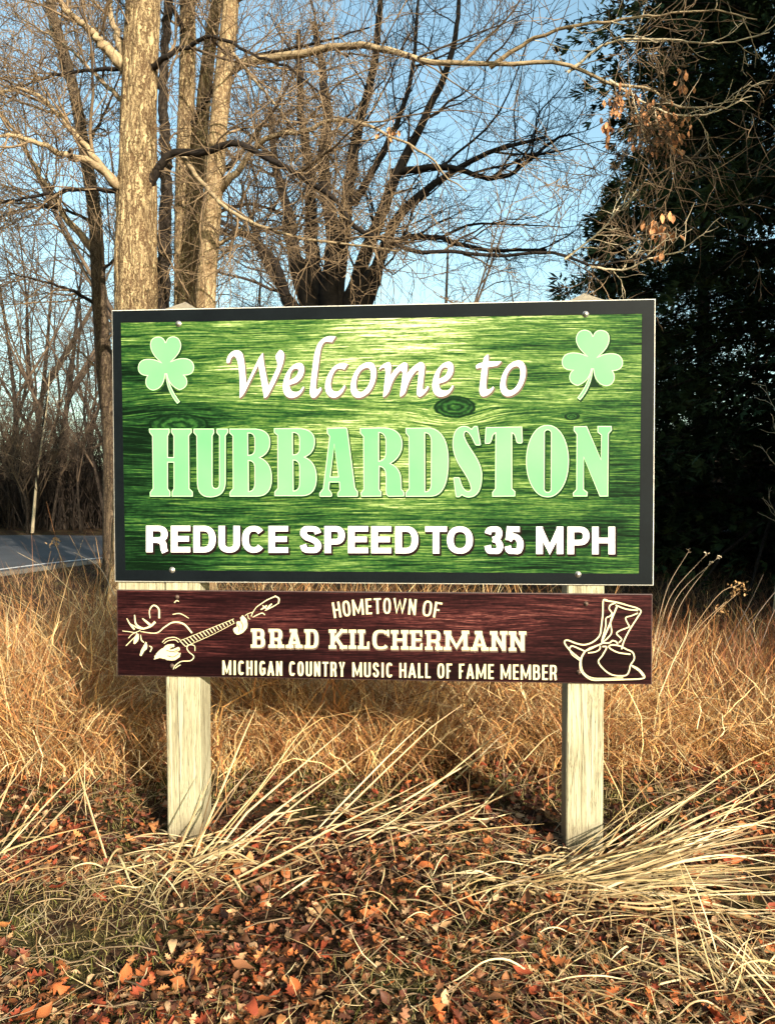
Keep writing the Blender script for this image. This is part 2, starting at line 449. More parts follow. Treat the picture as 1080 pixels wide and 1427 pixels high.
MW = printed_wood('printed_green_timber', GREEN,
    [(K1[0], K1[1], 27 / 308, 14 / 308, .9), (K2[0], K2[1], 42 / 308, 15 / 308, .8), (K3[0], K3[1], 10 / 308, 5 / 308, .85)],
    [blob(575, 440, 150, 50, .36), blob(560, 640, 150, 170, .17), blob(440, 520, 330, 55, .15), blob(680, 500, 170, 60, .05), blob(170, 640, 100, 170, -.26), blob(250, 590, 90, 30, -.2), blob(800, 745, 130, 26, -.30),  # first blob paints in sun glare along with the artwork's bright centre
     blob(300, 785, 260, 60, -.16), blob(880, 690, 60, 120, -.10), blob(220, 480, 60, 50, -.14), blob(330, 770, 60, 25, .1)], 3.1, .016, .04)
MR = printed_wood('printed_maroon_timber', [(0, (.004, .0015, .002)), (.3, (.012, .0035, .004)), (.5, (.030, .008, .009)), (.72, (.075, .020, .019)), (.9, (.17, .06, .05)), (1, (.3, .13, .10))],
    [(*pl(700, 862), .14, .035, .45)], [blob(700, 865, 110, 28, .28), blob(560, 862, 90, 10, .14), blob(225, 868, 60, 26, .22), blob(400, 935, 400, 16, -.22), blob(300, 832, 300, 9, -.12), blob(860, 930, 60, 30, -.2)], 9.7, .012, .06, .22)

def frame_mat():
    M = Mat('dark_frame_vinyl', .45, .08); n = M.noise(M.coord(), 5, 4, .6); n2 = M.noise(M.coord(1, 1, 1), 70, 3)
    M.color(M.ramp(n * .7 + n2 * .3, [(.3, (.003, .0045, .006)), (.7, (.006, .009, .011))])); return M.m
FRAMEM = frame_mat()
M = Mat('pale_panel_edge', .5, .4); n = M.noise(M.coord(), 40, 3); M.color(M.ramp(n, [(.3, (.45, .43, .38)), (.7, (.72, .70, .64))])); EDGEM = M.m
M = Mat('maroon_panel_edge', .5, .4); n = M.noise(M.coord(), 40, 3); M.color(M.ramp(n, [(.3, (.05, .03, .03)), (.7, (.10, .06, .05))])); EDGEM2 = M.m

def panel(name, w_, h_, z_top, mat, edge, x0=0.0):
    """board whose front face lies at local y=0"""
    mb = MB(); e = .0035
    mb.add([(e, 0, -e), (w_ - e, 0, -e), (w_ - e, 0, -h_ + e), (e, 0, -h_ + e),
            (0, .002, 0), (w_, .002, 0), (w_, .002, -h_), (0, .002, -h_),
            (0, TH, 0), (w_, TH, 0), (w_, TH, -h_), (0, TH, -h_)],
           [(0, 3, 2, 1), (0, 1, 5, 4), (1, 2, 6, 5), (2, 3, 7, 6), (3, 0, 4, 7), (4, 5, 9, 8), (5, 6, 10, 9), (6, 7, 11, 10), (7, 4, 8, 11), (8, 9, 10, 11)])
    me = mb.mesh(name); me.materials.append(mat); me.materials.append(edge)
    for p in me.polygons:
        if p.index > 0: p.material_index = 1
    return link(name, me, None, SIGN, (x0, 0, z_top))
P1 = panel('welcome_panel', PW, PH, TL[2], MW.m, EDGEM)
P1['label'] = 'green wood print panel with black border, pale letters and two shamrocks'
Z2 = -PH - GAP
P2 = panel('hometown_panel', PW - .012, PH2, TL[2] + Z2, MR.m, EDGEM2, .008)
P2['label'] = 'long maroon wood print plank with cream lettering under the green panel'
# mats for P2 / letters use object coordinates of each object; put them all in their panel's frame
def loc2(px, py):
    u, v = pl(px, py); return u - .008, v - Z2
# printed_wood of P2 was laid out in P1 coordinates: shift by a mapping offset
_n = [n for n in MR.nt.nodes if n.type == 'SEPXYZ']
for n_ in _n:
    mp = MR.nt.nodes.new('ShaderNodeMapping'); mp.inputs['Location'].default_value = (.008, 0, Z2)
    MR.nt.links.new(MR.tc.outputs['Object'], mp.inputs[0]); MR.nt.links.new(mp.outputs[0], n_.inputs[0])

# black border strips (mitred, 1 mm proud)
ia = [q(168.5, 449.5), q(894.8, 437), q(890.4, 799.6), q(175, 794.3)]
oa = [(.004, -.004), (PW - .004, -.004), (PW - .004, -PH + .004), (.004, -PH + .004)]
for i in range(4):
    j = (i + 1) % 4; mb = MB(); y0 = -.0012
    q4 = [oa[i], oa[j], ia[j], ia[i]]
    mb.add([(p[0], y0, p[1]) for p in q4] + [(p[0], -.0001, p[1]) for p in q4], [(0, 3, 2, 1), (0, 1, 5, 4), (1, 2, 6, 5), (2, 3, 7, 6), (3, 0, 4, 7)])
    link('border', mb.mesh('border'), FRAMEM, P1)

# --- lettering machinery
def path(d):
    """tiny svg-like path (M L Q C Z) -> list of loops of 2-D points"""
    tk = d.replace(',', ' ').split(); loops = []; cur = []; i = 0; cmd = None
    def num():
        nonlocal i
        v = float(tk[i]); i += 1; return v
    toks = []
    for t in tk:
        if t[0] in 'MLQCZ' and len(t) > 1: toks += [t[0], t[1:]]
        else: toks.append(t)
    tk = toks
    while i < len(tk):
        if tk[i] in 'MLQCZ':
            cmd = tk[i]; i += 1
            if cmd == 'Z':
                loops.append(cur); cur = []; continue
        if cmd in 'ML': cur.append((num(), num()))
        elif cmd == 'Q':
            p0 = cur[-1]; c1 = (num(), num()); p = (num(), num())
            for s_ in range(1, 9):
                t = s_ / 8; cur.append(tuple((1 - t) ** 2 * a + 2 * t * (1 - t) * b_ + t * t * c_ for a, b_, c_ in zip(p0, c1, p)))
    if cur: loops.append(cur)
    return loops

def fill_mesh(loops3):
    """loops of (x,z): first outer, rest holes -> V2, F"""
    vs = [[Vector((a, b_, 0)) for a, b_ in l] for l in loops3]
    tris = tessellate_polygon(vs); flat = [p for l in loops3 for p in l]
    return flat, tris

def plate(mb, loops, y, depth):
    flat, tris = fill_mesh(loops)
    if not tris: return
    f = []
    for t in tris:
        a, b_, c_ = [flat[i] for i in t]
        ar = (b_[0] - a[0]) * (c_[1] - a[1]) - (b_[1] - a[1]) * (c_[0] - a[0])
        f.append(tuple(t) if ar > 0 else tuple(reversed(t)))
    n = len(flat)
    vs = [(p[0], y, p[1]) for p in flat] + [(p[0], y + depth, p[1]) for p in flat]
    # seen from -y with z up, x right: counter-clockwise faces point to -y
    s_ = 0
    for l in loops:
        m_ = len(l)
        for k_ in range(m_):
            a = s_ + k_; b_ = s_ + (k_ + 1) % m_
            f.append((a, b_, b_ + n, a + n))
        s_ += m_
    mb.add(vs, f)

def vinyl(name, rgb, rgb2=None, rough=.3, span=(0, 2.4)):
    M = Mat(name, .5, .05); x, y, z = M.xyz(); n = M.noise(M.coord(1, 1, 1), 2.2, 3)
    n2 = M.noise(M.coord(), 90, 3)
    rgb2 = rgb2 or tuple(c * .94 for c in rgb)
    M.color(M.mix(n2 * .10, M.ramp(n, [(.35, rgb), (.65, rgb2)]), tuple(c * .5 for c in rgb))); return M.m
MINT = vinyl('mint_vinyl', (.12, .52, .17), (.18, .57, .21))
MINTE = vinyl('pale_mint_edge', (.46, .80, .42))
WHITE = vinyl('white_vinyl', (.86, .86, .86))
WSOFT = vinyl('soft_white_vinyl', (.84, .80, .83))
CREAM = vinyl('cream_print', (.66, .60, .36), (.70, .64, .40))
DARKG = vinyl('dark_green_print_shadow', (.006, .022, .008))
DARKR = vinyl('dark_print_shadow', (.012, .006, .006))
GREY = vinyl('grey_print_shadow', (.13, .09, .07))

def outline_off(l, d):
    """simple inward/outward offset of a closed loop by d (positive = outward for counter-clockwise)"""
    n = len(l); a = sum(l[i][0] * l[(i + 1) % n][1] - l[(i + 1) % n][0] * l[i][1] for i in range(n)); s_ = 1 if a > 0 else -1
    out = []
    for i in range(n):
        p0, p1, p2 = l[i - 1], l[i], l[(i + 1) % n]
        e1 = Vector((p1[0] - p0[0], p1[1] - p0[1])); e2 = Vector((p2[0] - p1[0], p2[1] - p1[1]))
        if e1.length < 1e-7 and e2.length < 1e-7: out.append(p1); continue
        if e1.length < 1e-7: e1 = e2
        if e2.length < 1e-7: e2 = e1
        e1.normalize(); e2.normalize()
        nn = Vector((e1.y + e2.y, -e1.x - e2.x))
        if nn.length < 1e-3: out.append(p1); continue
        nn.normalize(); k_ = max(.45, nn.dot(Vector((e1.y, -e1.x))))
        out.append((p1[0] + s_ * d * nn.x / k_, p1[1] + s_ * d * nn.y / k_))
    return out

def letter(name, loops_px, mp, parent, mat, shadow=DARKG, sh=(1.6, 2.2), grow=.0022, y=-.0016, edge=None):
    """loops in survey pixels; mp maps pixel -> panel frame"""
    groups = loops_px if isinstance(loops_px[0][0][0], (list, tuple)) else [loops_px]
    mb = MB(); ms = MB(); me_ = MB()
    for gi, loops in enumerate(groups):
        L = [[mp(*p) for p in l] for l in loops]
        if edge is not None:
            plate(me_, L, y - .00003 * gi, .0008)
            L1 = [outline_off(l, -.0035 if i == 0 else .0035) for i, l in enumerate(L)]
            plate(mb, L1, y - .0004 - .00003 * gi, .0003)
        else:
            plate(mb, L, y - .000012 * (gi % 40), .0004)
        if shadow is not None:
            S = [[mp(p[0] + sh[0], p[1] + sh[1]) for p in l] for l in loops]
            S = [outline_off(l, grow if i == 0 else -grow) for i, l in enumerate(S)]
            plate(ms, S, y + .0009 - .00001 * (gi % 40), .0002)
    o = link(name, mb.mesh(name), mat, parent)
    if edge is not None:
        n = len(o.data.polygons)
        me = o.data; bmv = [tuple(v.co) for v in me.vertices]; bf = [tuple(p.vertices) for p in me.polygons]; k_ = len(bmv)
        me2 = bpy.data.meshes.new(name); me2.from_pydata(bmv + me_.v, [], bf + [tuple(i + k_ for i in f) for f in me_.f]); me2.update()
        me2.materials.append(mat); me2.materials.append(edge)
        for p in me2.polygons: p.material_index = 0 if p.index < n else 1
        o.data = me2
    me = o.data
    if shadow is not None and ms.v:
        bmv = [tuple(v.co) for v in me.vertices]; bf = [tuple(p.vertices) for p in me.polygons]; k_ = len(bmv)
        mi = [p.material_index for p in me.polygons]
        me2 = bpy.data.meshes.new(name); me2.from_pydata(bmv + ms.v, [], bf + [tuple(i + k_ for i in f) for f in ms.f]); me2.update()
        for q_ in me.materials: me2.materials.append(q_)
        me2.materials.append(shadow); sidx = len(me2.materials) - 1
        for p in me2.polygons: p.material_index = mi[p.index] if p.index < len(mi) else sidx
        o.data = me2
    return o

def tr(loops, ox, oy, sc, dx=0, dy=0): return [[(ox + (p[0] + dx) / sc, oy + (p[1] + dy) / sc) for p in l] for l in loops]
A1, A2, A3, S1 = (200, 585), (420, 585), (640, 585), 1080 / 220
H_ = path('M38,60 L178,60 L180,85 L168,110 L168,255 L206,255 L206,110 L190,85 L190,60 L330,60 L332,85 L312,110 L315,470 L338,492 L338,525 L195,525 L195,492 L207,470 L207,292 L168,292 L168,470 L185,492 L185,525 L45,525 L45,495 L65,470 L60,110 L40,85 Z')
U_ = path('M343,60 L483,60 L485,88 L473,110 L473,440 Q475,468 495,468 Q516,468 518,440 L518,110 L500,88 L500,60 L578,60 L580,85 L563,110 L563,430 Q560,530 455,530 Q368,530 367,430 L363,110 L343,88 Z')
B_ = path('M587,60 L770,60 Q868,70 868,150 Q868,230 800,258 Q880,290 880,400 Q880,525 775,525 L590,525 L590,495 L612,470 L610,110 L587,90 Z M716,92 L725,92 Q760,95 760,140 L760,200 Q758,240 718,240 Z M720,280 Q760,282 760,330 L760,430 Q760,485 722,488 Z')
A_ = path('M175,55 L305,52 Q315,55 318,80 L368,460 Q372,475 388,490 L388,522 Q385,526 375,526 L250,526 Q246,526 246,505 Q248,495 262,480 L258,428 L195,428 L190,475 Q210,495 211,515 Q210,526 200,526 L130,526 Q121,524 124,500 L148,470 L192,115 L175,90 Z M226,170 L252,388 L200,388 Z')
R_ = path('M400,55 L570,52 Q690,62 692,165 Q690,255 612,298 Q685,330 685,420 L686,475 Q705,490 705,505 L703,524 L600,526 Q578,520 577,490 L577,380 Q575,325 535,320 L533,475 L548,492 L548,524 L410,526 L405,500 L425,475 L423,115 L402,92 Z M532,88 Q575,92 576,150 L576,220 Q575,275 532,280 Z')
D_ = path('M712,55 L880,52 Q1008,75 1008,280 Q1008,520 890,525 L712,526 L712,498 L735,470 L733,115 L714,92 Z M846,90 Q886,92 887,150 L885,440 Q884,488 848,490 Z')
S_ = path('M365,125 Q390,85 405,83 L448,85 L492,335 Q488,350 465,350 L430,350 Q410,345 395,305 Q330,160 288,162 Q262,165 268,225 Q290,300 400,460 Q500,610 510,740 Q515,1060 330,1062 Q270,1062 232,1030 Q205,1058 190,1060 L155,1058 Q145,1040 140,1000 L115,800 Q120,785 135,785 L190,785 Q205,790 215,830 Q250,970 320,975 Q355,970 352,930 Q340,840 230,680 Q105,500 103,330 Q105,85 265,82 Q320,85 365,125 Z')
T_ = path('M180,50 L430,45 L434,150 Q430,162 415,162 L400,160 Q390,158 385,130 Q380,98 362,92 L362,470 L384,490 L382,524 L225,526 L225,495 L245,470 L247,92 Q232,98 228,118 Q218,160 205,163 L180,165 Q172,160 174,145 Z')
N_ = path('M782,45 L872,42 L968,268 L970,105 L945,85 L945,42 L1042,42 L1044,70 L1022,95 L1018,524 L960,525 L852,260 L852,475 L878,495 L875,524 L778,524 L776,500 L800,475 L802,100 L782,75 Z')
oo = [(603 + 147 * math.cos(t) * abs(math.cos(t)) ** -.08 if abs(math.cos(t)) > 1e-6 else 603, 282 - 248 * math.sin(t)) for t in np.linspace(0, 2 * math.pi, 48, endpoint=False)]
oh = [(605 + 22 * math.cos(t), (92 if math.sin(t) > 0 else 472) - 22 * math.sin(t)) for t in np.linspace(0.001, 2 * math.pi, 16, endpoint=False)]
for nm, lp in (('H', tr(H_, *A1, S1)), ('U', tr(U_, *A1, S1)), ('B', tr(B_, *A1, S1)), ('B', tr(B_, *A1, S1, 306, -3)), ('A', tr(A_, *A2, S1)), ('R', tr(R_, *A2, S1)),
               ('D', tr(D_, *A2, S1)), ('S', tr(S_, 620, 585, 1080 / 110)), ('T', tr(T_, *A3, S1)), ('O', tr([oo, oh], *A3, S1)), ('N', tr(N_, *A3, S1))):
    letter('big_letter', lp, pl, P1, MINT, DARKG, (1.0, 1.4), .0008 if nm in 'T' else .0032, edge=MINTE)

# Welcome to
S4 = 1080 / 230; B1 = (300, 450); B2 = (510, 450)
w_ = path('M75,255 Q72,240 85,215 Q105,180 140,178 Q170,178 180,205 Q190,240 195,300 L203,400 L285,230 Q300,205 312,195 L318,260 L348,415 L405,290 Q410,260 400,240 Q390,220 400,205 Q415,180 425,175 Q445,180 452,205 Q450,250 430,300 Q400,375 350,465 Q335,490 320,490 Q318,480 315,460 L282,275 L200,440 Q180,480 160,490 Q160,470 162,430 Q160,330 150,270 Q140,215 120,215 Q100,225 97,255 Q80,270 75,255 Z')
e_ = path('M485,405 Q500,400 530,390 Q580,360 582,300 Q580,262 550,260 Q500,265 465,330 Q440,380 443,430 Q450,488 500,490 Q560,485 582,420 Q575,410 568,425 Q550,455 520,450 Q490,450 485,405 Z M485,375 Q490,310 520,297 Q545,295 545,310 Q540,355 485,375 Z')
l_ = path('M790,88 Q780,85 750,85 Q700,90 670,140 Q650,180 640,260 L620,430 Q615,485 640,490 Q665,490 695,435 Q695,425 690,420 Q680,425 675,435 L658,430 Q656,420 665,350 L685,200 Q695,130 725,120 L765,125 Q775,105 790,88 Z')
c_ = path('M868,270 Q850,258 825,262 Q770,270 735,345 Q705,420 730,460 Q750,492 785,488 Q830,475 852,415 Q850,402 840,412 Q815,450 790,450 Q755,445 755,395 Q765,320 800,298 Q820,293 845,305 Q855,290 868,270 Z')
o_ = path('M1010,255 Q1050,260 1054,320 Q1052,400 1005,455 Q960,495 925,488 Q885,475 885,420 Q890,340 940,285 Q975,255 1010,255 Z M985,293 Q950,300 930,350 Q915,400 925,430 Q935,455 960,450 Q1000,430 1015,370 Q1025,310 1005,295 Q995,290 985,293 Z')
m_ = path('M85,300 Q110,262 150,255 Q165,260 165,290 L158,350 Q190,290 245,258 Q270,255 272,275 L265,340 Q300,280 355,255 Q385,255 385,290 L372,400 Q368,430 375,440 Q392,430 402,412 L412,418 Q395,460 355,482 Q330,480 332,450 L345,330 Q348,305 335,308 Q290,345 262,440 Q255,470 225,482 Q220,470 228,430 L240,330 Q240,312 225,312 Q185,345 160,420 Q150,465 115,485 Q110,480 115,450 L128,330 Q130,300 118,290 Q105,290 90,305 Z')
t_ = path('M718,285 Q720,272 745,262 L765,258 L772,225 Q785,210 800,205 Q803,215 802,250 Q840,252 885,250 Q880,265 855,280 L797,288 L785,400 Q785,440 800,435 Q820,430 830,415 Q840,418 835,430 Q810,475 765,480 Q740,475 742,430 L758,290 Q735,295 722,297 Z')
for lp in (tr(w_, *B1, S4), tr(e_, *B1, S4), tr(l_, *B1, S4), tr(c_, *B1, S4), tr(o_, *B1, S4), tr(m_, *B2, S4), tr(e_, *B2, S4, -9, -8), tr(t_, *B2, S4), tr(o_, *B2, S4, -8, -10)):
    letter('script_letter', lp, pl, P1, WSOFT, GREY, (1.2, 1.8), .0028)

# shamrocks
S6 = 1080 / 110
sh1 = path('M500,270 Q480,185 400,185 Q290,190 290,300 Q295,430 440,540 Q370,490 270,490 Q125,490 122,620 Q130,720 250,722 Q215,780 230,840 Q260,920 335,922 Q480,900 495,700 L515,700 Q540,860 690,918 Q800,890 797,800 Q790,740 755,715 Q890,720 892,600 Q880,485 750,480 Q650,480 575,525 Q710,420 715,300 Q700,185 600,182 Q515,190 500,270 Z')
st1 = path('M500,690 Q510,930 660,1105 L697,1075 Q560,900 520,690 Z')
for mir in (False, True):
    def mm(lp): return [[(826 - (p[0] - 231) * 1.09, 459.3 + (p[1] - 468.6) * 1.045) if mir else p for p in l] for l in lp]
    o = letter('shamrock', [mm(tr(sh1, 180, 450, S6)), mm(tr(st1, 180, 450, S6))], pl, P1, MINT, DARKG, (1.0, 1.4), .0035, edge=MINTE)

# --- stroke fonts
def arc(cx, cy, rx, ry, a0, a1, n=14, p=1.0):
    out = []
    for t in np.linspace(math.radians(a0), math.radians(a1), n):
        c, s_ = math.cos(t), math.sin(t)
        out.append((cx + rx * math.copysign(abs(c) ** p, c), cy + ry * math.copysign(abs(s_) ** p, s_)))
    return out
def glyph(ch, e, g_, p=1.0, cond=False):
    """centre lines; x 0..1 (stem centres), y 0..1 (full height), e/g_ = half stroke in y/x units"""
    T = 1 - e; Bm = e
    if ch == 'H': return [[(0, 0), (0, 1)], [(1, 0), (1, 1)], [(0, .5), (1, .5)]]
    if ch == 'I': return [[(.5, 0), (.5, 1)]]
    if ch == 'O': return [arc(.5, .5, .5, .5 - e, 0, 360, 30, p)]
    if ch == 'C': return [arc(.5, .5, .5, .5 - e, 38, 322, 24, p)]
    if ch == 'G': return [arc(.5, .5, .5, .5 - e, 38, 345, 24, p), [(.55, .46), (1 + g_, .46)], [(1, .46), (1, .1)]]
    if ch == 'U': return [[(0, 1)] + arc(.5, .36 if not cond else .25, .5, (.36 if not cond else .25) - e, 180, 360, 14, p) + [(1, 1)]]
    if ch == 'T': return [[(-g_, T), (1 + g_, T)], [(.5, 0), (.5, 1)]]
    if ch == 'E': return [[(0, 0), (0, 1)], [(0, T), (1 + g_, T)], [(0, .5 + e * .1), (.9 + g_, .5 + e * .1)], [(0, Bm), (1 + g_, Bm)]]
    if ch == 'F': return [[(0, 0), (0, 1)], [(0, T), (1 + g_, T)], [(0, .5), (.85, .5)]]
    if ch == 'L': return [[(0, 0), (0, 1)], [(0, Bm), (1 + g_, Bm)]]
    if ch == 'D': return [[(0, 0), (0, 1)], [(0, T)] + arc(.45, .5, .55, .5 - e, 90, -90, 16, p) + [(0, Bm)]]
    if ch == 'P': return [[(0, 0), (0, 1)], [(0, T)] + arc(.55, (T + .42) / 2, .45, (T - .42) / 2, 90, -90, 12, p) + [(0, .42)]]
    if ch == 'R': return [[(0, 0), (0, 1)], [(0, T)] + arc(.55, (T + .46) / 2, .42, (T - .46) / 2, 90, -90, 12, p) + [(0, .46)], [(.5, .46), (.78, .42), (.9, .3), (.93, .12), (1.02, 0)]]
    if ch == 'B': return [[(0, 0), (0, 1)], [(0, T)] + arc(.5, (T + .52) / 2, .42, (T - .52) / 2, 90, -90, 12, p) + [(0, .52)], [(.3, .52)] + arc(.5, (.52 + Bm) / 2, .5, (.52 - Bm) / 2, 90, -90, 12, p) + [(0, Bm)]]
    if ch == 'S': return [spl2([(.97, .72), (.85, .86), (.5, T), (.14, .88), (.03, .73), (.2, .59), (.5, .52), (.82, .43), (.98, .28), (.85, .12), (.5, Bm), (.14, .13), (0, .30)], 30)]
    if ch == 'M': return [[(0, 0), (0, 1)], [(1, 0), (1, 1)], [(.02, .90), (.5, .17), (.98, .90)]]
    if ch == 'N': return [[(0, 0), (0, 1)], [(1, 0), (1, 1)], [(0, .93), (1, .07)]]
    if ch == 'A': return [[(-g_ * .3, 0), (.5, .97)], [(1 + g_ * .3, 0), (.5, .97)], [(.2, .28), (.8, .28)], [(.42, T), (.58, T)]]
    if ch == 'W': return [[(0, 1), (.25, .1), (.5, .85), (.75, .1), (1, 1)]]
    if ch == 'Y': return [[(0, 1), (.5, .42), (1, 1)], [(.5, .45), (.5, 0)]]
    if ch == 'K': return [[(0, 0), (0, 1)], [(.05, .38), (.95, 1)], [(.35, .55), (1, 0)]]
    if ch == '3': return [spl2([(.02, .73), (.15, .87), (.48, T), (.83, .88), (.93, .74), (.8, .58), (.42, .52)], 18), spl2([(.42, .53), (.8, .47), (1.0, .28), (.85, .11), (.48, Bm), (.13, .12), (0, .30)], 18)]
    if ch == '5': return [[(.95, T), (.2, T)], [(.2, 1), (.08, .5)], spl2([(.08, .5), (.3, .62), (.6, .63), (.9, .52), (1.0, .33), (.85, .11), (.48, Bm), (.13, .12), (0, .28)], 22)]
    return []
def spl2(p, n): return [tuple(a[:2]) for a in spline([(x, y, 0) for x, y in p], n)]
SERIF = {'H': [(0, 0), (0, 1), (1, 0), (1, 1)], 'I': [(.5, 0), (.5, 1)], 'R': [(0, 0), (1, 0), (0, 1)], 'B': [(0, 0), (0, 1)], 'D': [(0, 0), (0, 1)], 'A': [(0, 0), (1, 0), (.4, 1)], 'K': [(0, 0), (0, 1), (1, 0), (1, 1)],
         'L': [(0, 0), (0, 1)], 'E': [(0, 0), (0, 1)], 'M': [(0, 0), (1, 0), (0, 1), (1, 1)], 'N': [(0, 0), (0, 1), (1, 1)]}
def ribbon(pts, tv, th, xs_, closed=False):
    """polyline -> polygon outline; tv = thickness of vertical strokes, th of horizontal ones (units of pts)"""
    n = len(pts); Lp, Rp = [], []
    closed = math.dist(pts[0], pts[-1]) < 1e-6 and n > 4
    for i in range(n):
        a = pts[i - 1] if i > 0 else (pts[-2] if closed else pts[0]); c = pts[i + 1] if i < n - 1 else (pts[1] if closed else pts[-1]); b_ = pts[i]
        d1 = Vector((b_[0] - a[0], b_[1] - a[1])); d2 = Vector((c[0] - b_[0], c[1] - b_[1]))
        if d1.length < 1e-9: d1 = d2
        if d2.length < 1e-9: d2 = d1
        d1.normalize(); d2.normalize(); t = d1 + d2
        t = d1.copy() if t.length < .2 else t.normalized()
        nn = Vector((-t.y, t.x)); k_ = 1 / max(.5, nn.dot(Vector((-d1.y, d1.x))))
        hw = .5 * math.hypot(tv * nn.x, th * nn.y) * k_
        Lp.append((b_[0] + nn.x * hw, b_[1] + nn.y * hw)); Rp.append((b_[0] - nn.x * hw, b_[1] - nn.y * hw))
    return [[[Lp[i], Lp[i + 1], Rp[i + 1], Rp[i]]] for i in range(n - 1)]
def text_line(txt_cells, y_top, y_bot, tv, th, mp, parent, mat, name, shadow, sh, grow, p=1.0, serif=0, cond=False, warp=None, ser_h=3.0):
    """txt_cells: list of (char, x0, x1) in survey pixels; y_top(x), y_bot(x)"""
    for ch, x0, x1 in txt_cells:
        if serif and ch != 'C': x0, x1 = x0 + serif * .85, x1 - serif * .85
        xm = (x0 + x1) / 2; yt, yb = y_top(xm), y_bot(xm); h = yb - yt; ww = (x1 - x0) - tv
        if ch == 'I': ww = max(ww, .01)
        g_ = tv / 2 / max(ww, 1e-3) if ch != 'I' else 0
        polys = []
        def P_(c): return (x0 + tv / 2 + c[0] * ww, yb - c[1] * h) if ch != 'I' else (xm, yb - c[1] * h)
        for ln in glyph(ch, th / 2 / h, g_, p, cond):
            pts = [P_(c) for c in ln]
            polys += (ribbon(pts, tv if ch not in 'MNWAK' or cond or abs(pts[0][0] - pts[1][0]) < .01 else tv * .92, th, 0))
        if serif:
            for sx, sy in SERIF.get(ch, []):
                cx, cy = P_((sx, sy)); hw = tv / 2 + serif
                y0_, y1_ = (cy - ser_h, cy) if sy < .5 else (cy, cy + ser_h)
                xa, xb = cx - hw, cx + hw
                if ch in 'BD' : xb = cx
                if ch in 'LE' : xb = cx + (hw if sy > .5 and ch == 'L' else 0)
                if ch == 'R' and sy > .5: xb = cx
                polys.append([[(xa, y0_), (xb, y0_), (xb, y1_), (xa, y1_)]])
            if ch in 'EC':   # beaked ends
                xe = x1 if ch == 'E' else x1 - .5
                polys.append([[(xe - 3.2, yt), (xe, yt), (xe, yt + h * .34), (xe - 3.2, yt + h * .3)]])
                if ch == 'E': polys.append([[(xe - 3.2, yb), (xe, yb), (xe + .5, yb - h * .34), (xe - 2.6, yb - h * .3)]])
            if ch == 'L': polys.append([[(x1 - 3.2, yb), (x1, yb), (x1, yb - h * .4), (x1 - 3, yb - h * .36)]])
        if warp: polys = [[[warp(pt, xm) for pt in l] for l in pg] for pg in polys]
        letter(name, polys, mp, parent, mat, shadow, sh, grow)
def lin(x0, y0, x1, y1): return lambda x: y0 + (y1 - y0) * (x - x0) / (x1 - x0)
cells = []
Sx = 1080 / 225
for ch, a, b_ in (('R', 42, 190), ('E', 208, 338), ('D', 358, 508), ('U', 526, 670), ('C', 684, 840), ('E', 860, 992)): cells.append((ch, 195 + a / Sx, 195 + b_ / Sx))
Sx = 1080 / 260
for ch, a, b_ in (('S', 32, 160), ('P', 175, 294), ('E', 312, 428), ('E', 446, 562), ('D', 585, 718), ('T', 758, 884), ('O', 884, 1034)): cells.append((ch, 410 + a / Sx, 410 + b_ / Sx))
Sx = 1080 / 210
for ch, a, b_ in (('3', 76, 212), ('5', 220, 358), ('M', 448, 642), ('P', 672, 830), ('H', 848, 1013)): cells.append((ch, 660 + a / Sx, 660 + b_ / Sx))
text_line(cells, lin(203, 732.5, 858, 734), lin(203, 769.5, 858, 772.5), 9.2, 7.6, pl, P1, WHITE, 'bold_letter', DARKR, (1.6, 2.2), .004, p=.86)

# --- lower panel text
def words(spec):
    out = []
    for s_, x0, x1, wts in spec:
        tot = sum(wts); gap = 2.8 if x1 - x0 < 100 or len(s_) < 9 else 2.2; n = len(s_); W_ = (x1 - x0) - gap * (n - 1); x = x0
        for ch, k_ in zip(s_, wts):
            w2 = W_ * k_ / tot; out.append((ch, x, x + w2)); x += w2 + gap
    return out
WT = dict(M=1.45, I=.45, C=1, H=1, G=1, A=1.05, N=1, O=1, U=1, T=.95, R=1, Y=1, S=.95, L=.75, F=.8, E=.8, B=1, W=1.75, D=1, K=1.05)
def wd(s_, x0, x1): return (s_, x0, x1, [WT[c] for c in s_])
text_line(words([wd('MICHIGAN', 310, 393.5), wd('COUNTRY', 403, 481), wd('MUSIC', 491, 547.5), wd('HALL', 556.5, 600), wd('OF', 609.5, 630), wd('FAME', 639.5, 688), wd('MEMBER', 697.5, 776)]),
          lin(310, 920.5, 776, 927), lin(310, 940.5, 776, 948), 3.1, 2.5, loc2, P2, CREAM, 'small_letter', None, (0, 0), 0, p=.75, cond=True)
text_line(words([wd('BRAD', 350, 446), wd('KILCHERMANN', 458.5, 733)]), lin(350, 876, 733, 880), lin(350, 902.5, 733, 907.5), 5.6, 3.6, loc2, P2, CREAM, 'western_letter', GREY, (.6, 2.0), .0012, p=.7, serif=2.5, ser_h=4.6)
# arched HOMETOWN OF
def archw(pt, xm):
    cx = 539; u = (xm - cx) / 76; sl = -.34 * u if u < 0 else -.32 * u
    ang = u * .17; yc = 845 + 6.5 * u * u + 0 * sl
    dx, dy = pt[0] - xm, pt[1] - 845
    return (xm + dx * math.cos(ang) - dy * math.sin(ang), yc + dx * math.sin(ang) + dy * math.cos(ang))
text_line(words([wd('HOMETOWN', 464, 580), wd('OF', 589, 615)]), lambda x: 833.5, lambda x: 855.5, 3.2, 2.5, loc2, P2, CREAM, 'arched_letter', None, (0, 0), 0, p=.75, cond=True, warp=archw)

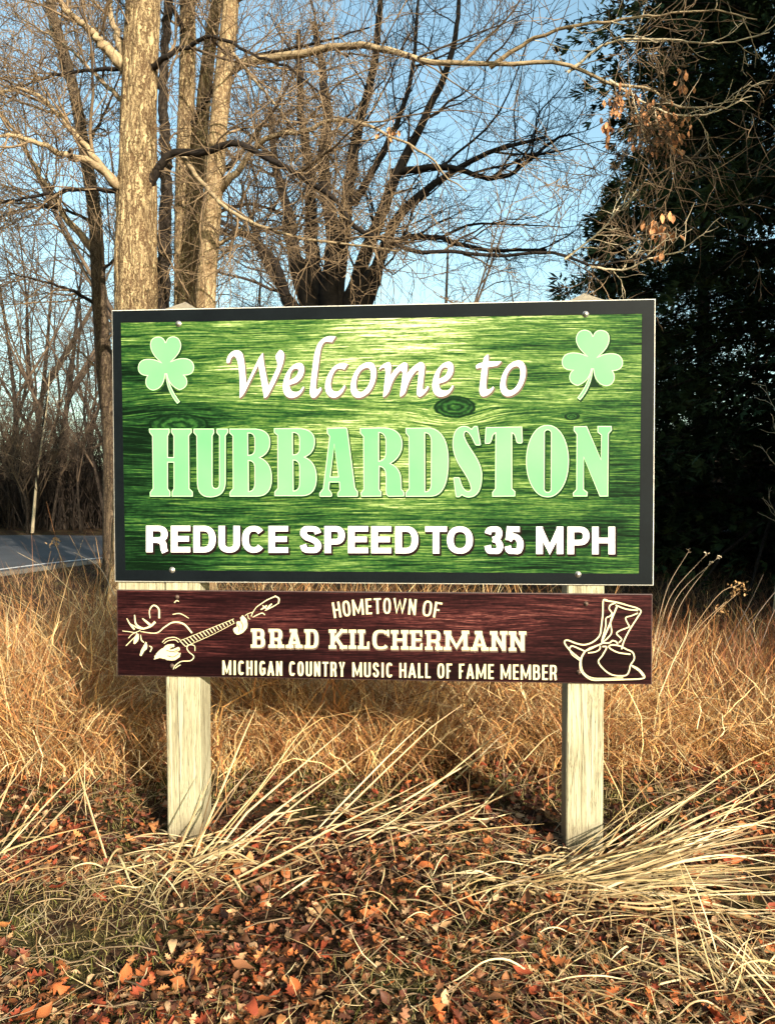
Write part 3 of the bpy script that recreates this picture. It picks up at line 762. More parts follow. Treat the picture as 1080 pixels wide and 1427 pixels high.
# line drawings
def strokes(name, specs, ox, oy, sc, mat, label):
    polys = []
    for wdt, pts in specs:
        pp = spl2(pts, max(8, 5 * len(pts))) if len(pts) > 2 else pts
        n = len(pp)
        # strokes of varying width when wdt is a tuple
        if isinstance(wdt, tuple):
            Lp, Rp = [], []
            for i in range(n):
                a, c = pp[max(0, i - 1)], pp[min(n - 1, i + 1)]; t = Vector((c[0] - a[0], c[1] - a[1])).normalized(); nn = Vector((-t.y, t.x))
                k_ = i / (n - 1); hw = .5 * (wdt[0] * (1 - k_) ** 2 + 2 * k_ * (1 - k_) * wdt[1] + wdt[2] * k_ * k_) + .3
                Lp.append((pp[i][0] + nn.x * hw, pp[i][1] + nn.y * hw)); Rp.append((pp[i][0] - nn.x * hw, pp[i][1] - nn.y * hw))
            polys += [[[Lp[i], Lp[i + 1], Rp[i + 1], Rp[i]]] for i in range(n - 1)]
        else:
            polys += ribbon([tuple(p_) for p_ in pp], wdt, wdt, 0)
    polys = [[[(ox + p_[0] / sc, oy + p_[1] / sc) for p_ in l] for l in pg] for pg in polys]
    if name.startswith('guitar'):
        for h_ in HANDS: polys += [tr(path(h_), ox, oy, sc)]
    o = letter(name, polys, loc2, P2, mat, None); o['label'] = label; return o
bx = [(14, [(585, 180), (545, 182), (540, 300), (525, 430), (510, 510), (450, 570), (370, 598), (290, 585), (205, 555), (180, 580), (230, 650), (330, 735)]),
      (14, [(560, 182), (650, 195), (748, 218)]), (12, [(660, 205), (610, 225), (600, 260), (625, 300), (605, 330), (570, 350), (565, 430), (535, 540), (530, 580)]),
      (16, [(672, 240), (630, 340), (590, 440), (535, 560)]), (13, [(660, 225), (760, 262), (870, 275)]), (13, [(690, 205), (800, 235), (865, 255), (898, 285), (860, 350), (790, 460), (740, 560), (715, 640)]),
      (12, [(640, 300), (612, 380), (622, 480), (590, 530), (540, 575)]), (12, [(870, 300), (810, 325), (755, 345), (775, 400), (785, 430), (700, 465), (670, 495), (715, 545), (690, 580)]),
      (13, [(530, 582), (600, 580), (630, 560), (665, 570), (680, 595)]), (13, [(225, 635), (250, 610), (330, 640), (380, 655), (480, 610), (530, 585)]),
      (12, [(515, 610), (510, 640), (470, 665), (400, 675)]), (13, [(530, 590), (400, 640), (340, 710), (325, 790), (345, 860), (430, 925), (560, 930), (760, 925), (900, 918), (932, 895), (880, 830), (805, 790)]),
      (9, [(370, 670), (340, 730), (340, 810), (370, 870), (440, 910), (560, 915), (730, 910)]), (13, [(535, 615), (575, 622), (535, 700), (498, 760), (560, 840), (640, 885), (750, 888), (785, 850), (800, 790), (835, 730), (820, 670), (760, 640), (700, 610), (620, 600), (600, 625), (680, 670), (800, 688)]),
      (12, [(815, 800), (880, 845), (920, 895)]), (9, [(215, 620), (250, 690), (320, 745)])]
strokes('boot_and_hat_drawing', bx, 760, 810, 6.75, CREAM, 'cream line drawing of a cowboy boot with hat at the right end')
gt = [((3, 9, 9), [(70, 215), (90, 250), (115, 280)]), ((5, 12, 8), [(115, 195), (125, 250), (170, 278)]), ((4, 16, 12), [(160, 215), (190, 240), (215, 262)]), ((4, 10, 14), [(85, 245), (150, 275), (205, 262), (235, 235)]),
      ((4, 8, 10), [(205, 215), (202, 170), (225, 140), (255, 160), (258, 215)]), ((3, 9, 9), [(150, 292), (240, 300), (290, 265), (340, 238), (400, 248), (448, 300)]), ((3, 7, 2), [(335, 192), (380, 188), (430, 215)]),
      ((4, 8, 3), [(345, 125), (360, 112), (372, 118)]), ((3, 3, 3), [(45, 288), (80, 292), (130, 300)]), ((3, 4, 3), [(80, 330), (105, 305), (150, 285)]), ((3, 6, 3), [(65, 375), (95, 345), (130, 310)]),
      ((6, 26, 10), [(135, 305), (130, 335), (112, 362)]), ((4, 22, 8), [(185, 355), (170, 390), (150, 432)]), ((3, 8, 4), [(150, 310), (155, 340), (170, 355)]), ((3, 8, 4), [(200, 375), (215, 385), (205, 410)]),
      ((14, 30, 34), [(232, 440), (270, 425), (300, 415), (340, 430), (372, 425)]), ((10, 40, 14), [(290, 420), (300, 385), (345, 372)]), ((8, 14, 8), [(300, 452), (345, 452), (378, 430)]), ((6, 14, 6), [(310, 402), (345, 405), (375, 385)]), ((20, 26, 20), [(245, 430), (280, 400), (320, 395)]),
      ((3, 5, 3), [(275, 355), (300, 332), (345, 325), (380, 340)]), ((3, 4, 3), [(285, 362), (310, 345), (350, 340), (370, 355)]),
      ((3, 6, 4), [(465, 405), (462, 375), (435, 368), (418, 385), (430, 410), (458, 435), (440, 460), (385, 465), (350, 490), (340, 510)]), ((3, 6, 2), [(350, 505), (370, 490), (382, 485)]),
      ((10, 14, 8), [(690, 280), (705, 300), (745, 292)]), ((8, 16, 8), [(735, 205), (760, 230), (745, 285)]), ((5, 10, 5), [(705, 240), (722, 262), (722, 290)]), ((5, 12, 5), [(728, 210), (742, 245), (742, 280)]),
      ((3, 5, 3), [(790, 205), (800, 180), (820, 150)]), ((4, 6, 5), [(820, 150), (880, 110), (935, 85)]), ((5, 10, 6), [(925, 85), (950, 100), (948, 130)]), ((4, 6, 4), [(800, 208), (850, 185), (870, 195)]), ((4, 6, 4), [(870, 170), (910, 150), (945, 130)]),
      ((4, 14, 5), [(845, 165), (870, 150), (880, 140)]), ((4, 14, 5), [(880, 165), (895, 145), (910, 130)]), ((3, 10, 5), [(855, 140), (868, 150), (880, 160)]),
      ((3, 3, 3), [(770, 195), (775, 215), (785, 220)]), ((3, 3, 3), [(755, 200), (768, 190), (795, 180)])]
def lerp2(a, b_, t): return (a[0] + (b_[0] - a[0]) * t, a[1] + (b_[1] - a[1]) * t)
for k_ in range(17):                                   # frets along the neck
    t = k_ / 16; a = lerp2((378, 345), (680, 222), t); b2 = lerp2((410, 378), (690, 240), t)
    gt.append(((4, 5, 3), [a, lerp2(a, b2, .5), b2]))
gt += [((2, 2, 2), [(378, 345), (530, 283), (690, 218)]), ((2, 2, 2), [(410, 378), (560, 312), (695, 242)])]
HANDS = ['M226,454 L246,414 L274,404 Q283,384 300,372 Q320,361 345,366 L336,382 Q316,386 311,399 Q340,396 368,380 Q380,390 377,400 L330,419 Q360,424 382,414 Q384,432 362,439 L318,435 Q345,446 352,453 Q320,464 290,450 L262,444 Z', 'M688,272 Q680,290 708,310 Q745,308 767,268 Q776,225 742,198 Q728,200 732,222 L725,235 Q708,228 705,240 L708,262 Z', 'M180,350 Q195,372 185,395 Q160,410 158,430 L145,428 Q152,395 165,378 Z', 'M128,300 Q145,325 132,350 L112,362 Q105,345 118,322 Z']
strokes('guitar_player_drawing', gt, 160, 810, 1080 / 260, CREAM, 'cream line drawing of hands playing a guitar at the left end')

fs_ = strokes('finger_lines', [(4, [(300, 400), (335, 408), (372, 395)]), (4, [(305, 432), (340, 438), (372, 420)]), (3.5, [(320, 378), (345, 384), (362, 378)]), (3.5, [(712, 250), (722, 272), (718, 292)]), (3.5, [(730, 232), (742, 255), (738, 282)])], 160, 810, 1080 / 260, DARKR, 'dark gaps between the drawn fingers'); fs_.location.y = -.0012; fs_['kind'] = 'stuff'  # dark lines of the drawing between its fingers

# bolts
M = Mat('galvanised_bolt', .35, .5); M.b.inputs['Metallic'].default_value = .8; n = M.noise(M.coord(), 200, 3); M.color(M.ramp(n, [(.3, (.35, .33, .3)), (.7, (.75, .72, .66))])); BOLTM = M.m
M = Mat('rusty_bolt', .6, .4); n = M.noise(M.coord(), 200, 3); M.color(M.ramp(n, [(.3, (.03, .02, .018)), (.7, (.16, .10, .07))])); RUSTM = M.m
def bolt(parent, u, v, r, mat):
    mb = MB(); k = 14
    prof = [(0, -.011), (r * .5, -.0105), (r * .68, -.008), (r * .7, -.004), (r * .72, -.0036), (r * 1.1, -.003), (r * 1.15, -.0008)]
    vs = []; 
    for rr, yy in prof[1:]:
        for j in range(k): vs.append((rr * math.cos(2 * math.pi * j / k), yy, rr * math.sin(2 * math.pi * j / k)))
    vs.append((0, prof[0][1], 0)); fs = []
    for a in range(len(prof) - 2):
        for j in range(k): fs.append((a * k + j, (a + 1) * k + j, (a + 1) * k + (j + 1) % k, a * k + (j + 1) % k))
    for j in range(k): fs.append((len(vs) - 1, j, (j + 1) % k))
    mb.add(vs, fs); link('bolt', mb.mesh('bolt'), mat, parent, (u, 0, v), smooth=True)
for px, py in ((249, 451), (816, 437.5), (240, 794.5), (805.5, 800.5)): bolt(P1, *pl(px, py), .0125, BOLTM)
for px, py in ((247, 832), (816.5, 841.5), (806.5, 937), (240, 928)): bolt(P2, *loc2(px, py), .009, RUSTM)

# posts
def mat_post():
    M = Mat('weathered_post_timber', .8, .25); x, y, z = M.xyz()
    w1 = M.noise(M.vec(x * 3, y * 3, z * .8), 1.0, 3)
    kx = x - .10 * 1.0
    g1 = M.noise(M.vec(x * 48 + w1 * 5, y * 48 + w1 * 4, z * 1.3 + w1), 1.0, 4, .7, .2)
    g2 = M.noise(M.vec(x * 130, y * 130, z * 4), 1.0, 4, .7)
    blot = M.noise(M.vec(x * 6, y * 6, z * 3), 1.0, 4)
    f = g1 * .62 + g2 * .32 + blot * .15 - (1.0 - (g1 - .5).abs().sstep(0.0, .025)) * .10
    c = M.ramp(f, [(.33, (.055, .042, .025)), (.43, (.17, .145, .09)), (.505, (.35, .32, .21)), (.68, (.49, .46, .33))])
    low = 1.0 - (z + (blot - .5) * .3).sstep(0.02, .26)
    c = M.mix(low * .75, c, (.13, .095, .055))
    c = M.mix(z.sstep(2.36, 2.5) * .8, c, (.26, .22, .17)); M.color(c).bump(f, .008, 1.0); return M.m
POSTM = mat_post()
M = Mat('dark_check', .95, .1); n = M.noise(M.coord(), 50, 3); M.color(M.ramp(n, [(.3, (.02, .012, .008)), (.7, (.07, .045, .03))])); CRACKM = M.m
PWD = .163
def post(u0, label, cracks):
    x0, x1 = u0, u0 + PWD; y0, y1 = TH + .001, TH + .001 + PWD; zt = TL[2] + .002; c = .006
    prof = [(x0 + c, y0), (x1 - c, y0), (x1, y0 + c), (x1, y1 - c), (x1 - c, y1), (x0 + c, y1), (x0, y1 - c), (x0, y0 + c)]
    mb = MB(); zs = [-.35] + list(np.linspace(0, zt - .002, 26)) + [zt]
    vs = []
    for z in zs:
        for i, (x, y) in enumerate(prof):
            jx = .0015 * mnoise.noise(Vector((i * 3.1 + u0, z * 2, 0)))
            vs.append((x + jx, y + jx if y > y0 + .001 else y, z))
    fs = []; k = 8
    for a in range(len(zs) - 1):
        for j in range(k): fs.append((a * k + j, a * k + (j + 1) % k, (a + 1) * k + (j + 1) % k, (a + 1) * k + j))
    vs.append(((x0 + x1) / 2, (y0 + y1) / 2, zt + .052)); t = len(vs) - 1; a = (len(zs) - 1) * k
    for j in range(k): fs.append((a + j, a + (j + 1) % k, t))
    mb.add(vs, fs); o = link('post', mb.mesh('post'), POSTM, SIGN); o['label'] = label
    for pts, wd_ in cracks:                      # seasoning checks: thin wedge shaped grooves lined dark
        mb = MB(); p = spline([(a_, b_, 0) for a_, b_ in pts], 24); n = len(p)
        vs = []; 
        for i in range(n):
            hw = wd_ * (math.sin(math.pi * min(.97, max(.03, i / (n - 1)))) ** .4) * (.7 + .5 * abs(mnoise.noise(Vector((i * .7, u0 * 9, 0)))))
            vs += [(x0 + p[i, 0] - hw, y0 - .0006, p[i, 1]), (x0 + p[i, 0] + hw, y0 - .0006, p[i, 1])]
        mb.add(vs, [(2 * i, 2 * i + 1, 2 * i + 3, 2 * i + 2) for i in range(n - 1)])
        link('crack', mb.mesh('crack'), CRACKM, o)
    return o
zb = TL[2] + Z2 - PH2
UL, UR = pl(229, 1000)[0] + .000, pl(791.5, 1000)[0]
# front face sits behind the panel plane: small parallax correction
UL += .004; UR += -.004
post(UL, 'left post with a long drying crack, its inner side in full sun', [([(.055, zb + .3), (.057, .6), (.062, .45), (.060, .25), (.066, .05)], .0019), ([(.026, zb), (.027, .7), (.03, .62)], .0006), ([(.10, .5), (.104, .3), (.1, .18)], .0006)])
post(UR, 'right post with straight vertical grain', [([(.06, zb), (.075, .55), (.065, .3), (.07, .05)], .0007), ([(.11, zb), (.108, .5), (.115, .2)], .0007), ([(.03, .5), (.035, .3), (.03, .1)], .0006)])
# weathered backing board glimpsed in the gap left of the left post
mb = MB(); mb.box(.01, UL - .004, TH + .004, TH + .03, TL[2] - PH - GAP - .03, TL[2] - PH + .02)
o = link('backing_board', mb.mesh('backing_board'), POSTM, SIGN)
#@@TREES
# ================================================================== bare trees
def W(pts): return [at(*p) for p in pts]
LV = [dict(nch=13, tmin=.2, ang=(.5, 1.1), lenr=(.35, .6), N2=11, wig=.15, lift=.02),
      dict(nch=8, tmin=.15, ang=(.5, 1.1), lenr=(.35, .65), N2=8, wig=.15, lift=.0, tip=.0055),
      dict(nch=5, tmin=.1, ang=(.5, 1.15), lenr=(.5, 1.0), N2=5, wig=.17, lift=.02, tip=.0045)]
def levels(a, b_, c, **k3):
    out = [dict(LV[0], nch=a), dict(LV[1], nch=b_)]
    if c: out.append(dict(LV[2], nch=c, **k3))
    return out

def base_of(p, d): 
    return (at(p[0], p[1], d)[0], at(p[0], p[1], d)[1], 0)

# --- big furrowed tree
d = 11.0
b0 = at(190, 640, d); T1 = empty('broadleaf_tree', (b0[0], b0[1], 0)); tag(T1, 'stout pale tree with deeply furrowed trunk behind left end of sign', 'tree')
P0 = [(b0[0], b0[1], -.3), at(192, 640, d), at(190, 430, d), at(191, 300, d), at(194, 160, d), at(199, 0, d), at(203, -200, d + .2), at(212, -480, d + .5)]
tr1, s1 = tube_obj('trunk', P0, .30, .20, BARK_PALE, T1, 300, 72, .13, .12, 1)
stems = [s1]
for i, (pts, r0) in enumerate([
    ([(168, 262, 11), (120, 205, 10.7), (75, 150, 10.4), (30, 135, 10.2), (-60, 138, 9.8)], .05),
    ([(172, 268, 11), (130, 240, 10.6), (85, 215, 10.2), (40, 196, 9.9), (-10, 187, 9.6), (-90, 200, 9.3)], .055),
    ([(172, 90, 11), (145, 62, 10.8), (120, 35, 10.6), (90, 5, 10.3), (40, -60, 10)], .085),
    ([(176, 85, 11), (158, 30, 11.1), (150, -30, 11.2), (130, -160, 11.4)], .06),
    ([(172, 142, 11.2), (125, 100, 11.6), (90, 60, 12), (20, 20, 12.6)], .035),
    ([(170, 95, 11.2), (120, 97, 11.4), (60, 112, 11.5), (0, 128, 11.6), (-80, 125, 11.8)], .028),
    ([(172, 268, 11.3), (120, 265, 11.5), (60, 270, 11.6), (0, 282, 11.6), (-60, 292, 11.5)], .035),
    ([(212, 95, 10.9), (232, 75, 10.7), (262, 58, 10.5), (300, 53, 10.4), (345, 66, 10.3), (400, 90, 10.1), (460, 140, 9.8)], .04),
    ([(212, 252, 10.9), (240, 222, 10.7), (290, 198, 10.4), (330, 200, 10.2), (400, 235, 10), (470, 275, 9.8), (500, 320, 9.6), (560, 345, 9.4), (640, 350, 9.2), (760, 352, 9), (830, 372, 8.8), (905, 355, 8.6)], .052),
    ([(258, 222, 10.8), (285, 262, 10.4), (330, 300, 10), (400, 325, 9.7), (480, 342, 9.4), (560, 350, 9)], .032),
    ([(205, -60, 11.2), (300, -160, 10.8), (420, -220, 10.2)], .08), ([(200, -120, 11.2), (100, -220, 10.8), (0, -300, 10.4)], .08)]):
    pale = i not in (5, 6, 7, 8)
    _, s_ = tube_obj('branch', W(pts), r0, .010, LIMB if pale else LIMB_SHADED, T1, 40, 9, .08, 0, 2 + i); stems.append(s_)
crown_obj(stems, levels(14, 8, 4), TWIG, T1)

# --- two slimmer stems right behind it
d = 13.0
b0 = at(256, 640, d); T2 = empty('broadleaf_tree', (b0[0], b0[1], 0)); tag(T2, 'rough barked tree forked in two stems between the stout trunk and the slim one', 'tree')
_, a = tube_obj('trunk', [(b0[0], b0[1], -.3), at(256, 640, d), at(258, 420, d), at(257, 300, d), at(259, 180, d), at(262, 60, d), at(260, -60, d), at(256, -300, d)], .19, .10, BARK_PALE, T2, 200, 48, .13, .08, 5)
_, b2 = tube_obj('trunk', [at(262, 420, d), at(272, 300, d), at(283, 150, d), at(293, 60, d), at(305, -20, d), at(330, -260, d)], .13, .08, BARK_PALE, T2, 110, 26, .12, 0, 6)
_, c3 = tube_obj('branch', W([(225, 420, 12.4), (228, 250, 12.4), (226, 120, 12.5), (232, -20, 12.6), (236, -200, 12.8)]), .10, .05, BARK_DARK_SHADED, T2, 90, 18, .1, 0, 8)  # stem behind the stout trunk, its shade painted by the darker bark
st = [a, b2, c3]
for i, (pts, r0) in enumerate([([(258, 190, 13), (300, 120, 12.8), (350, 80, 12.5), (420, 60, 12.2), (520, 40, 12)], .05), ([(257, 250, 13), (310, 240, 13.3), (350, 190, 13.6), (400, 120, 14), (430, 40, 14.5)], .06),
    ([(262, 330, 13), (330, 290, 13.3), (420, 300, 13.6), (520, 330, 14)], .035), ([(262, 60, 13), (230, 0, 12.6), (190, -60, 12.2)], .05)]):
    _, s_ = tube_obj('branch', W(pts), r0, .012, LIMB_SHADED, T2, 30, 8, .08, 0, 20 + i); st.append(s_)
crown_obj(st, levels(12, 7, 4), TWIG, T2)

# --- smoother slim trunk with long limbs to the right
d = 11.8
b0 = at(282, 640, d); T3 = empty('broadleaf_tree', (b0[0], b0[1], 0)); tag(T3, 'slim smooth tree reaching long bare limbs right towards the evergreens', 'tree')
_, a = tube_obj('trunk', [(b0[0], b0[1], -.3), at(281, 640, d), at(286, 428, d), at(295, 300, d), at(304, 180, d), at(313, 90, d), at(322, 0, d), at(335, -150, d), at(350, -420, d)], .155, .11, BARK_SMOOTH, T3, 200, 44, .06, .06, 11)
st = [a]; st_far = []
for i, (pts, r0) in enumerate([
    ([(318, 98, 11.8), (345, 78, 11.6), (400, 72, 11.3), (455, 64, 11), (500, 64, 10.7), (540, 70, 10.5), (590, 82, 10.3), (650, 90, 10.1), (720, 92, 9.9), (800, 94, 9.7), (850, 110, 9.5), (900, 125, 9.4), (950, 148, 9.2), (1010, 140, 9)], .06),
    ([(308, 262, 11.8), (330, 232, 11.5), (370, 195, 11.2), (420, 180, 10.9), (465, 170, 10.6), (520, 180, 10.3), (590, 215, 10), (650, 270, 9.6)], .05),
    ([(690, 88, 10), (730, 60, 9.8), (790, 35, 9.5), (850, 27, 9.3), (920, 18, 9), (1000, 15, 8.8), (1060, 30, 8.6)], .026),
    ([(316, 60, 11.8), (345, 100, 11.4), (380, 140, 11), (405, 170, 10.7)], .03), ([(305, 340, 11.8), (330, 325, 11.6), (350, 300, 11.4)], .03),
    ([(324, 0, 11.8), (370, -30, 11.4), (450, -60, 11), (560, -80, 10.5), (700, -60, 10), (820, -30, 9.6)], .06),
    ([(800, 94, 9.7), (850, 60, 9.5), (930, 55, 9.3), (1000, 60, 9.1), (1070, 45, 9)], .016), ([(860, 118, 9.5), (920, 155, 9.3), (985, 158, 9.2), (1050, 130, 9.1)], .014),
    ([(830, 372, 8.8), (870, 375, 8.7), (905, 360, 8.6), (955, 350, 8.6)], .012), ([(795, 355, 8.9), (840, 320, 8.8), (865, 285, 8.7)], .012), ([(880, 130, 9.4), (900, 200, 9.3), (850, 60, 9.3)][0:2], .01)]):
    mt = LIMB
    if i >= 6: mt = TWIG_PALE
    _, s_ = tube_obj('branch', W(pts), r0, .007, mt, T3, 40, 9, .07, 0, 40 + i)
    (st_far if i in (2, 6, 7, 8, 9) else st).append(s_)
crown_obj(st, [dict(k_, **({'absl': (.9, 3.3)} if i == 0 else {})) for i, k_ in enumerate(levels(13, 8, 4))], TWIG, T3)
lvf = [dict(LV[1], nch=7, lenr=(.2, .35), wig=.2, absl=(.3, 1.1), rr=(.006, .010), tip=.006), dict(LV[2], nch=4, lenr=(.35, .8), tip=.005)]
crown_obj(st_far, lvf, TWIG_PALE, T3, 'crown', (5, 3))

# hanging dead leaves on the limb tips
def leaf_shape(lobed=True):
    """flat leaf outline in x (length) / y, fan triangulated about a midrib, slightly cupped"""
    if lobed:
        half = [(0, .0), (.12, .03), (.18, .14), (.27, .06), (.36, .24), (.45, .08), (.58, .30), (.66, .10), (.80, .20), (.86, .06), (1, 0)]
    else:
        half = [(0, 0), (.12, .10), (.3, .22), (.5, .27), (.7, .22), (.88, .1), (1, 0)]
    return half
def leaf_geo(lobed, curl, fold):
    h = leaf_shape(lobed); n = len(h)
    mid = [(x, 0) for x, _ in h]
    V = []
    for x, y in h: V.append((x, y))
    for x, y in h: V.append((x, -y))
    for x, y in mid: V.append((x, 0))
    V = np.array([(x - .4, y, 0) for x, y in V], float)
    z = curl * (V[:, 0] ** 2) * 1.2 + fold * np.abs(V[:, 1]) + .05 * np.sin(V[:, 0] * 9 + V[:, 1] * 7)
    V[:, 2] = z
    F = []
    for i in range(n - 1):
        F.append((2 * n + i, 2 * n + i + 1, i + 1, i)); F.append((n + i, n + i + 1, 2 * n + i + 1, 2 * n + i))
    return V, np.array(F)
def rotm(n):
    """n random-ish rotations as yaw, pitch, roll"""
    pass
def place(V, F, pos, yaw, pitch, roll, size):
    cy, sy = np.cos(yaw), np.sin(yaw); cp, sp = np.cos(pitch), np.sin(pitch); cr, sr = np.cos(roll), np.sin(roll)
    K = len(pos); Rm = np.empty((K, 3, 3))
    Rm[:, 0, 0] = cy * cp; Rm[:, 0, 1] = cy * sp * sr - sy * cr; Rm[:, 0, 2] = cy * sp * cr + sy * sr
    Rm[:, 1, 0] = sy * cp; Rm[:, 1, 1] = sy * sp * sr + cy * cr; Rm[:, 1, 2] = sy * sp * cr - cy * sr
    Rm[:, 2, 0] = -sp; Rm[:, 2, 1] = cp * sr; Rm[:, 2, 2] = cp * cr
    out = np.einsum('kij,vj->kvi', Rm, V) * size[:, None, None] + pos[:, None]
    FF = F[None] + (np.arange(K) * len(V))[:, None, None]
    return out.reshape(-1, 3), FF.reshape(-1, F.shape[1])
for px, py, dd, nn, sp in ((858, 142, 9.4, 16, .10), (849, 178, 9.4, 9, .06), (898, 172, 9.3, 26, .14), (935, 190, 9.25, 42, .16), (950, 112, 9.2, 8, .09), (925, 325, 8.6, 18, .12), (905, 315, 8.6, 8, .07), (548, 188, 10.3, 8, .08)):
    p0 = at(px, py, dd); pos = p0 + rng.normal(size=(nn, 3)) * sp * np.array([.7, .7, 1.0])
    nn = int(nn * 1.7); pos = p0 + rng.normal(size=(nn, 3)) * sp * np.array([.7, .7, 1.0]); V_, F_ = leaf_geo(False, .3, .5)
    V2, F2 = place(V_, F_, pos, rnd(0, 6.28, nn), rnd(1.0, 1.9, nn), rnd(-1, 1, nn), rnd(.07, .12, nn))
    cl = np.repeat(np.array([(.60, .28, .12)]) * rnd(.5, 1.3, (nn, 1)) * np.array([1, 1, 1]), len(V_), 0)
    twg = tubes(np.stack([np.stack([p0 + (0, 0, .25), p0 + (0, 0, .12), p]) for p in pos]), np.full((nn, 3), .0035), 3)
    link('dead_leaves', npmesh('dead_leaves', np.concatenate([V2, twg[0]]) - np.array(T3.location), np.concatenate([F2, twg[1] + len(V2)]), np.concatenate([cl, np.tile([.2, .14, .08], (len(twg[0]), 1))])), LEAFM, T3)

# --- slender leaning tree at far left
d = 15.0
b0 = at(156, 640, d); T4 = empty('broadleaf_tree', (b0[0], b0[1], 0)); tag(T4, 'slender tree leaning left with sunlit top, left of the stout trunk', 'tree')
_, a = tube_obj('trunk', [(b0[0], b0[1], -.3), at(157, 640, d), at(147, 520, d), at(139, 430, d), at(132, 300, d), at(118, 210, d), at(104, 130, d), at(86, 60, d), at(70, 0, d), at(40, -140, d)], .17, .07, BARK_HALF_SHADED, T4, 90, 16, .07, .05, 31)
st = [a]
for i, (pts, r0) in enumerate([([(128, 345, 15), (95, 305, 14.8), (62, 250, 14.6), (40, 215, 14.4), (10, 170, 14.2), (-40, 110, 14)], .07), ([(102, 130, 15), (85, 80, 15.2), (65, 20, 15.4), (40, -60, 15.6)], .05),
    ([(130, 310, 15), (90, 290, 14.8), (40, 288, 14.6), (0, 300, 14.4)], .035), ([(138, 425, 15), (95, 400, 14.6), (50, 390, 14.2), (15, 380, 14)], .04), ([(140, 380, 15), (170, 350, 14.6), (215, 330, 14.2)], .03), ([(118, 210, 15), (150, 150, 15.3), (175, 80, 15.6)], .035)]):
    _, s_ = tube_obj('branch', W(pts), r0, .010, LIMB if i < 2 else LIMB_SHADED, T4, 30, 8, .08, 0, 60 + i); st.append(s_)  # lower limbs use the bark copy with painted shade
crown_obj(st, [dict(k_, **({'absl': (.9, 3.2)} if i == 0 else {})) for i, k_ in enumerate(levels(18, 9, 4))], TWIG, T4)

# --- multi-stemmed tree, its shade painted into the bark colours
d = 21.0
b0 = at(462, 640, d); T5 = empty('broadleaf_tree', (b0[0], b0[1], 0)); tag(T5, 'dark tree fanning out in many shade-darkened stems above middle of sign', 'tree')
_, a = tube_obj('trunk', [(b0[0], b0[1], -.3), at(462, 600, d), at(462, 520, d), at(463, 470, d)], .62, .55, BARK_DARK_SHADED, T5, 40, 26, .08, .15, 71)
st = []
for i, (pts, r0, r1) in enumerate([
    ([(450, 480, 21), (405, 425, 21), (385, 370, 20.8), (355, 335, 20.5), (325, 318, 20.3), (290, 300, 20)], .14, .03), ([(452, 480, 21), (402, 420, 21.2), (372, 360, 21.4), (352, 310, 21.6), (335, 250, 21.8)], .13, .03),
    ([(455, 480, 21), (425, 410, 21), (412, 350, 20.8), (405, 300, 20.6), (385, 230, 20.4), (375, 150, 20.2)], .20, .06), ([(460, 480, 21), (440, 400, 21.2), (436, 330, 21.4), (430, 250, 21.5), (420, 160, 21.7), (415, 40, 22)], .21, .07),
    ([(462, 480, 21), (458, 400, 20.8), (462, 330, 20.6), (452, 240, 20.4), (456, 150, 20.2), (440, 30, 20)], .23, .08), ([(466, 480, 21), (472, 400, 21), (478, 340, 21), (486, 260, 21), (500, 180, 21), (520, 90, 21), (530, -20, 21)], .20, .07),
    ([(468, 480, 21), (490, 410, 21), (510, 350, 20.8), (530, 300, 20.6), (555, 240, 20.4), (590, 170, 20.2), (625, 80, 20), (640, 0, 20)], .19, .05), ([(470, 490, 21), (512, 420, 21), (535, 350, 21.2), (560, 300, 21.4), (610, 250, 21.7), (680, 215, 22), (760, 190, 22.3)], .17, .04),
    ([(472, 490, 21), (505, 400, 20.6), (545, 340, 20.2), (600, 330, 20), (680, 345, 19.6), (760, 350, 19.4)], .10, .03), ([(440, 400, 21.2), (400, 330, 21.6), (395, 270, 22), (360, 190, 22.4)], .10, .04),
    ([(500, 270, 21), (540, 200, 21.3), (570, 110, 21.6), (580, 0, 22)], .08, .04), ([(556, 240, 20.4), (620, 235, 20), (700, 245, 19.6), (770, 195, 19.3), (800, 188, 19)], .07, .02)]):
    _, s_ = tube_obj('branch', W(pts), r0 * 1.25, r1, LIMB_SHADED, T5, 44, 10, .07, 0, 80 + i); st.append(s_)
crown_obj(st, [dict(k_, **({'absl': (1.6, 5.2), 'rr': (.014, .045)} if i == 0 else {})) for i, k_ in enumerate(levels(12, 8, 5, tip=.006))], TWIG_SHADED, T5)

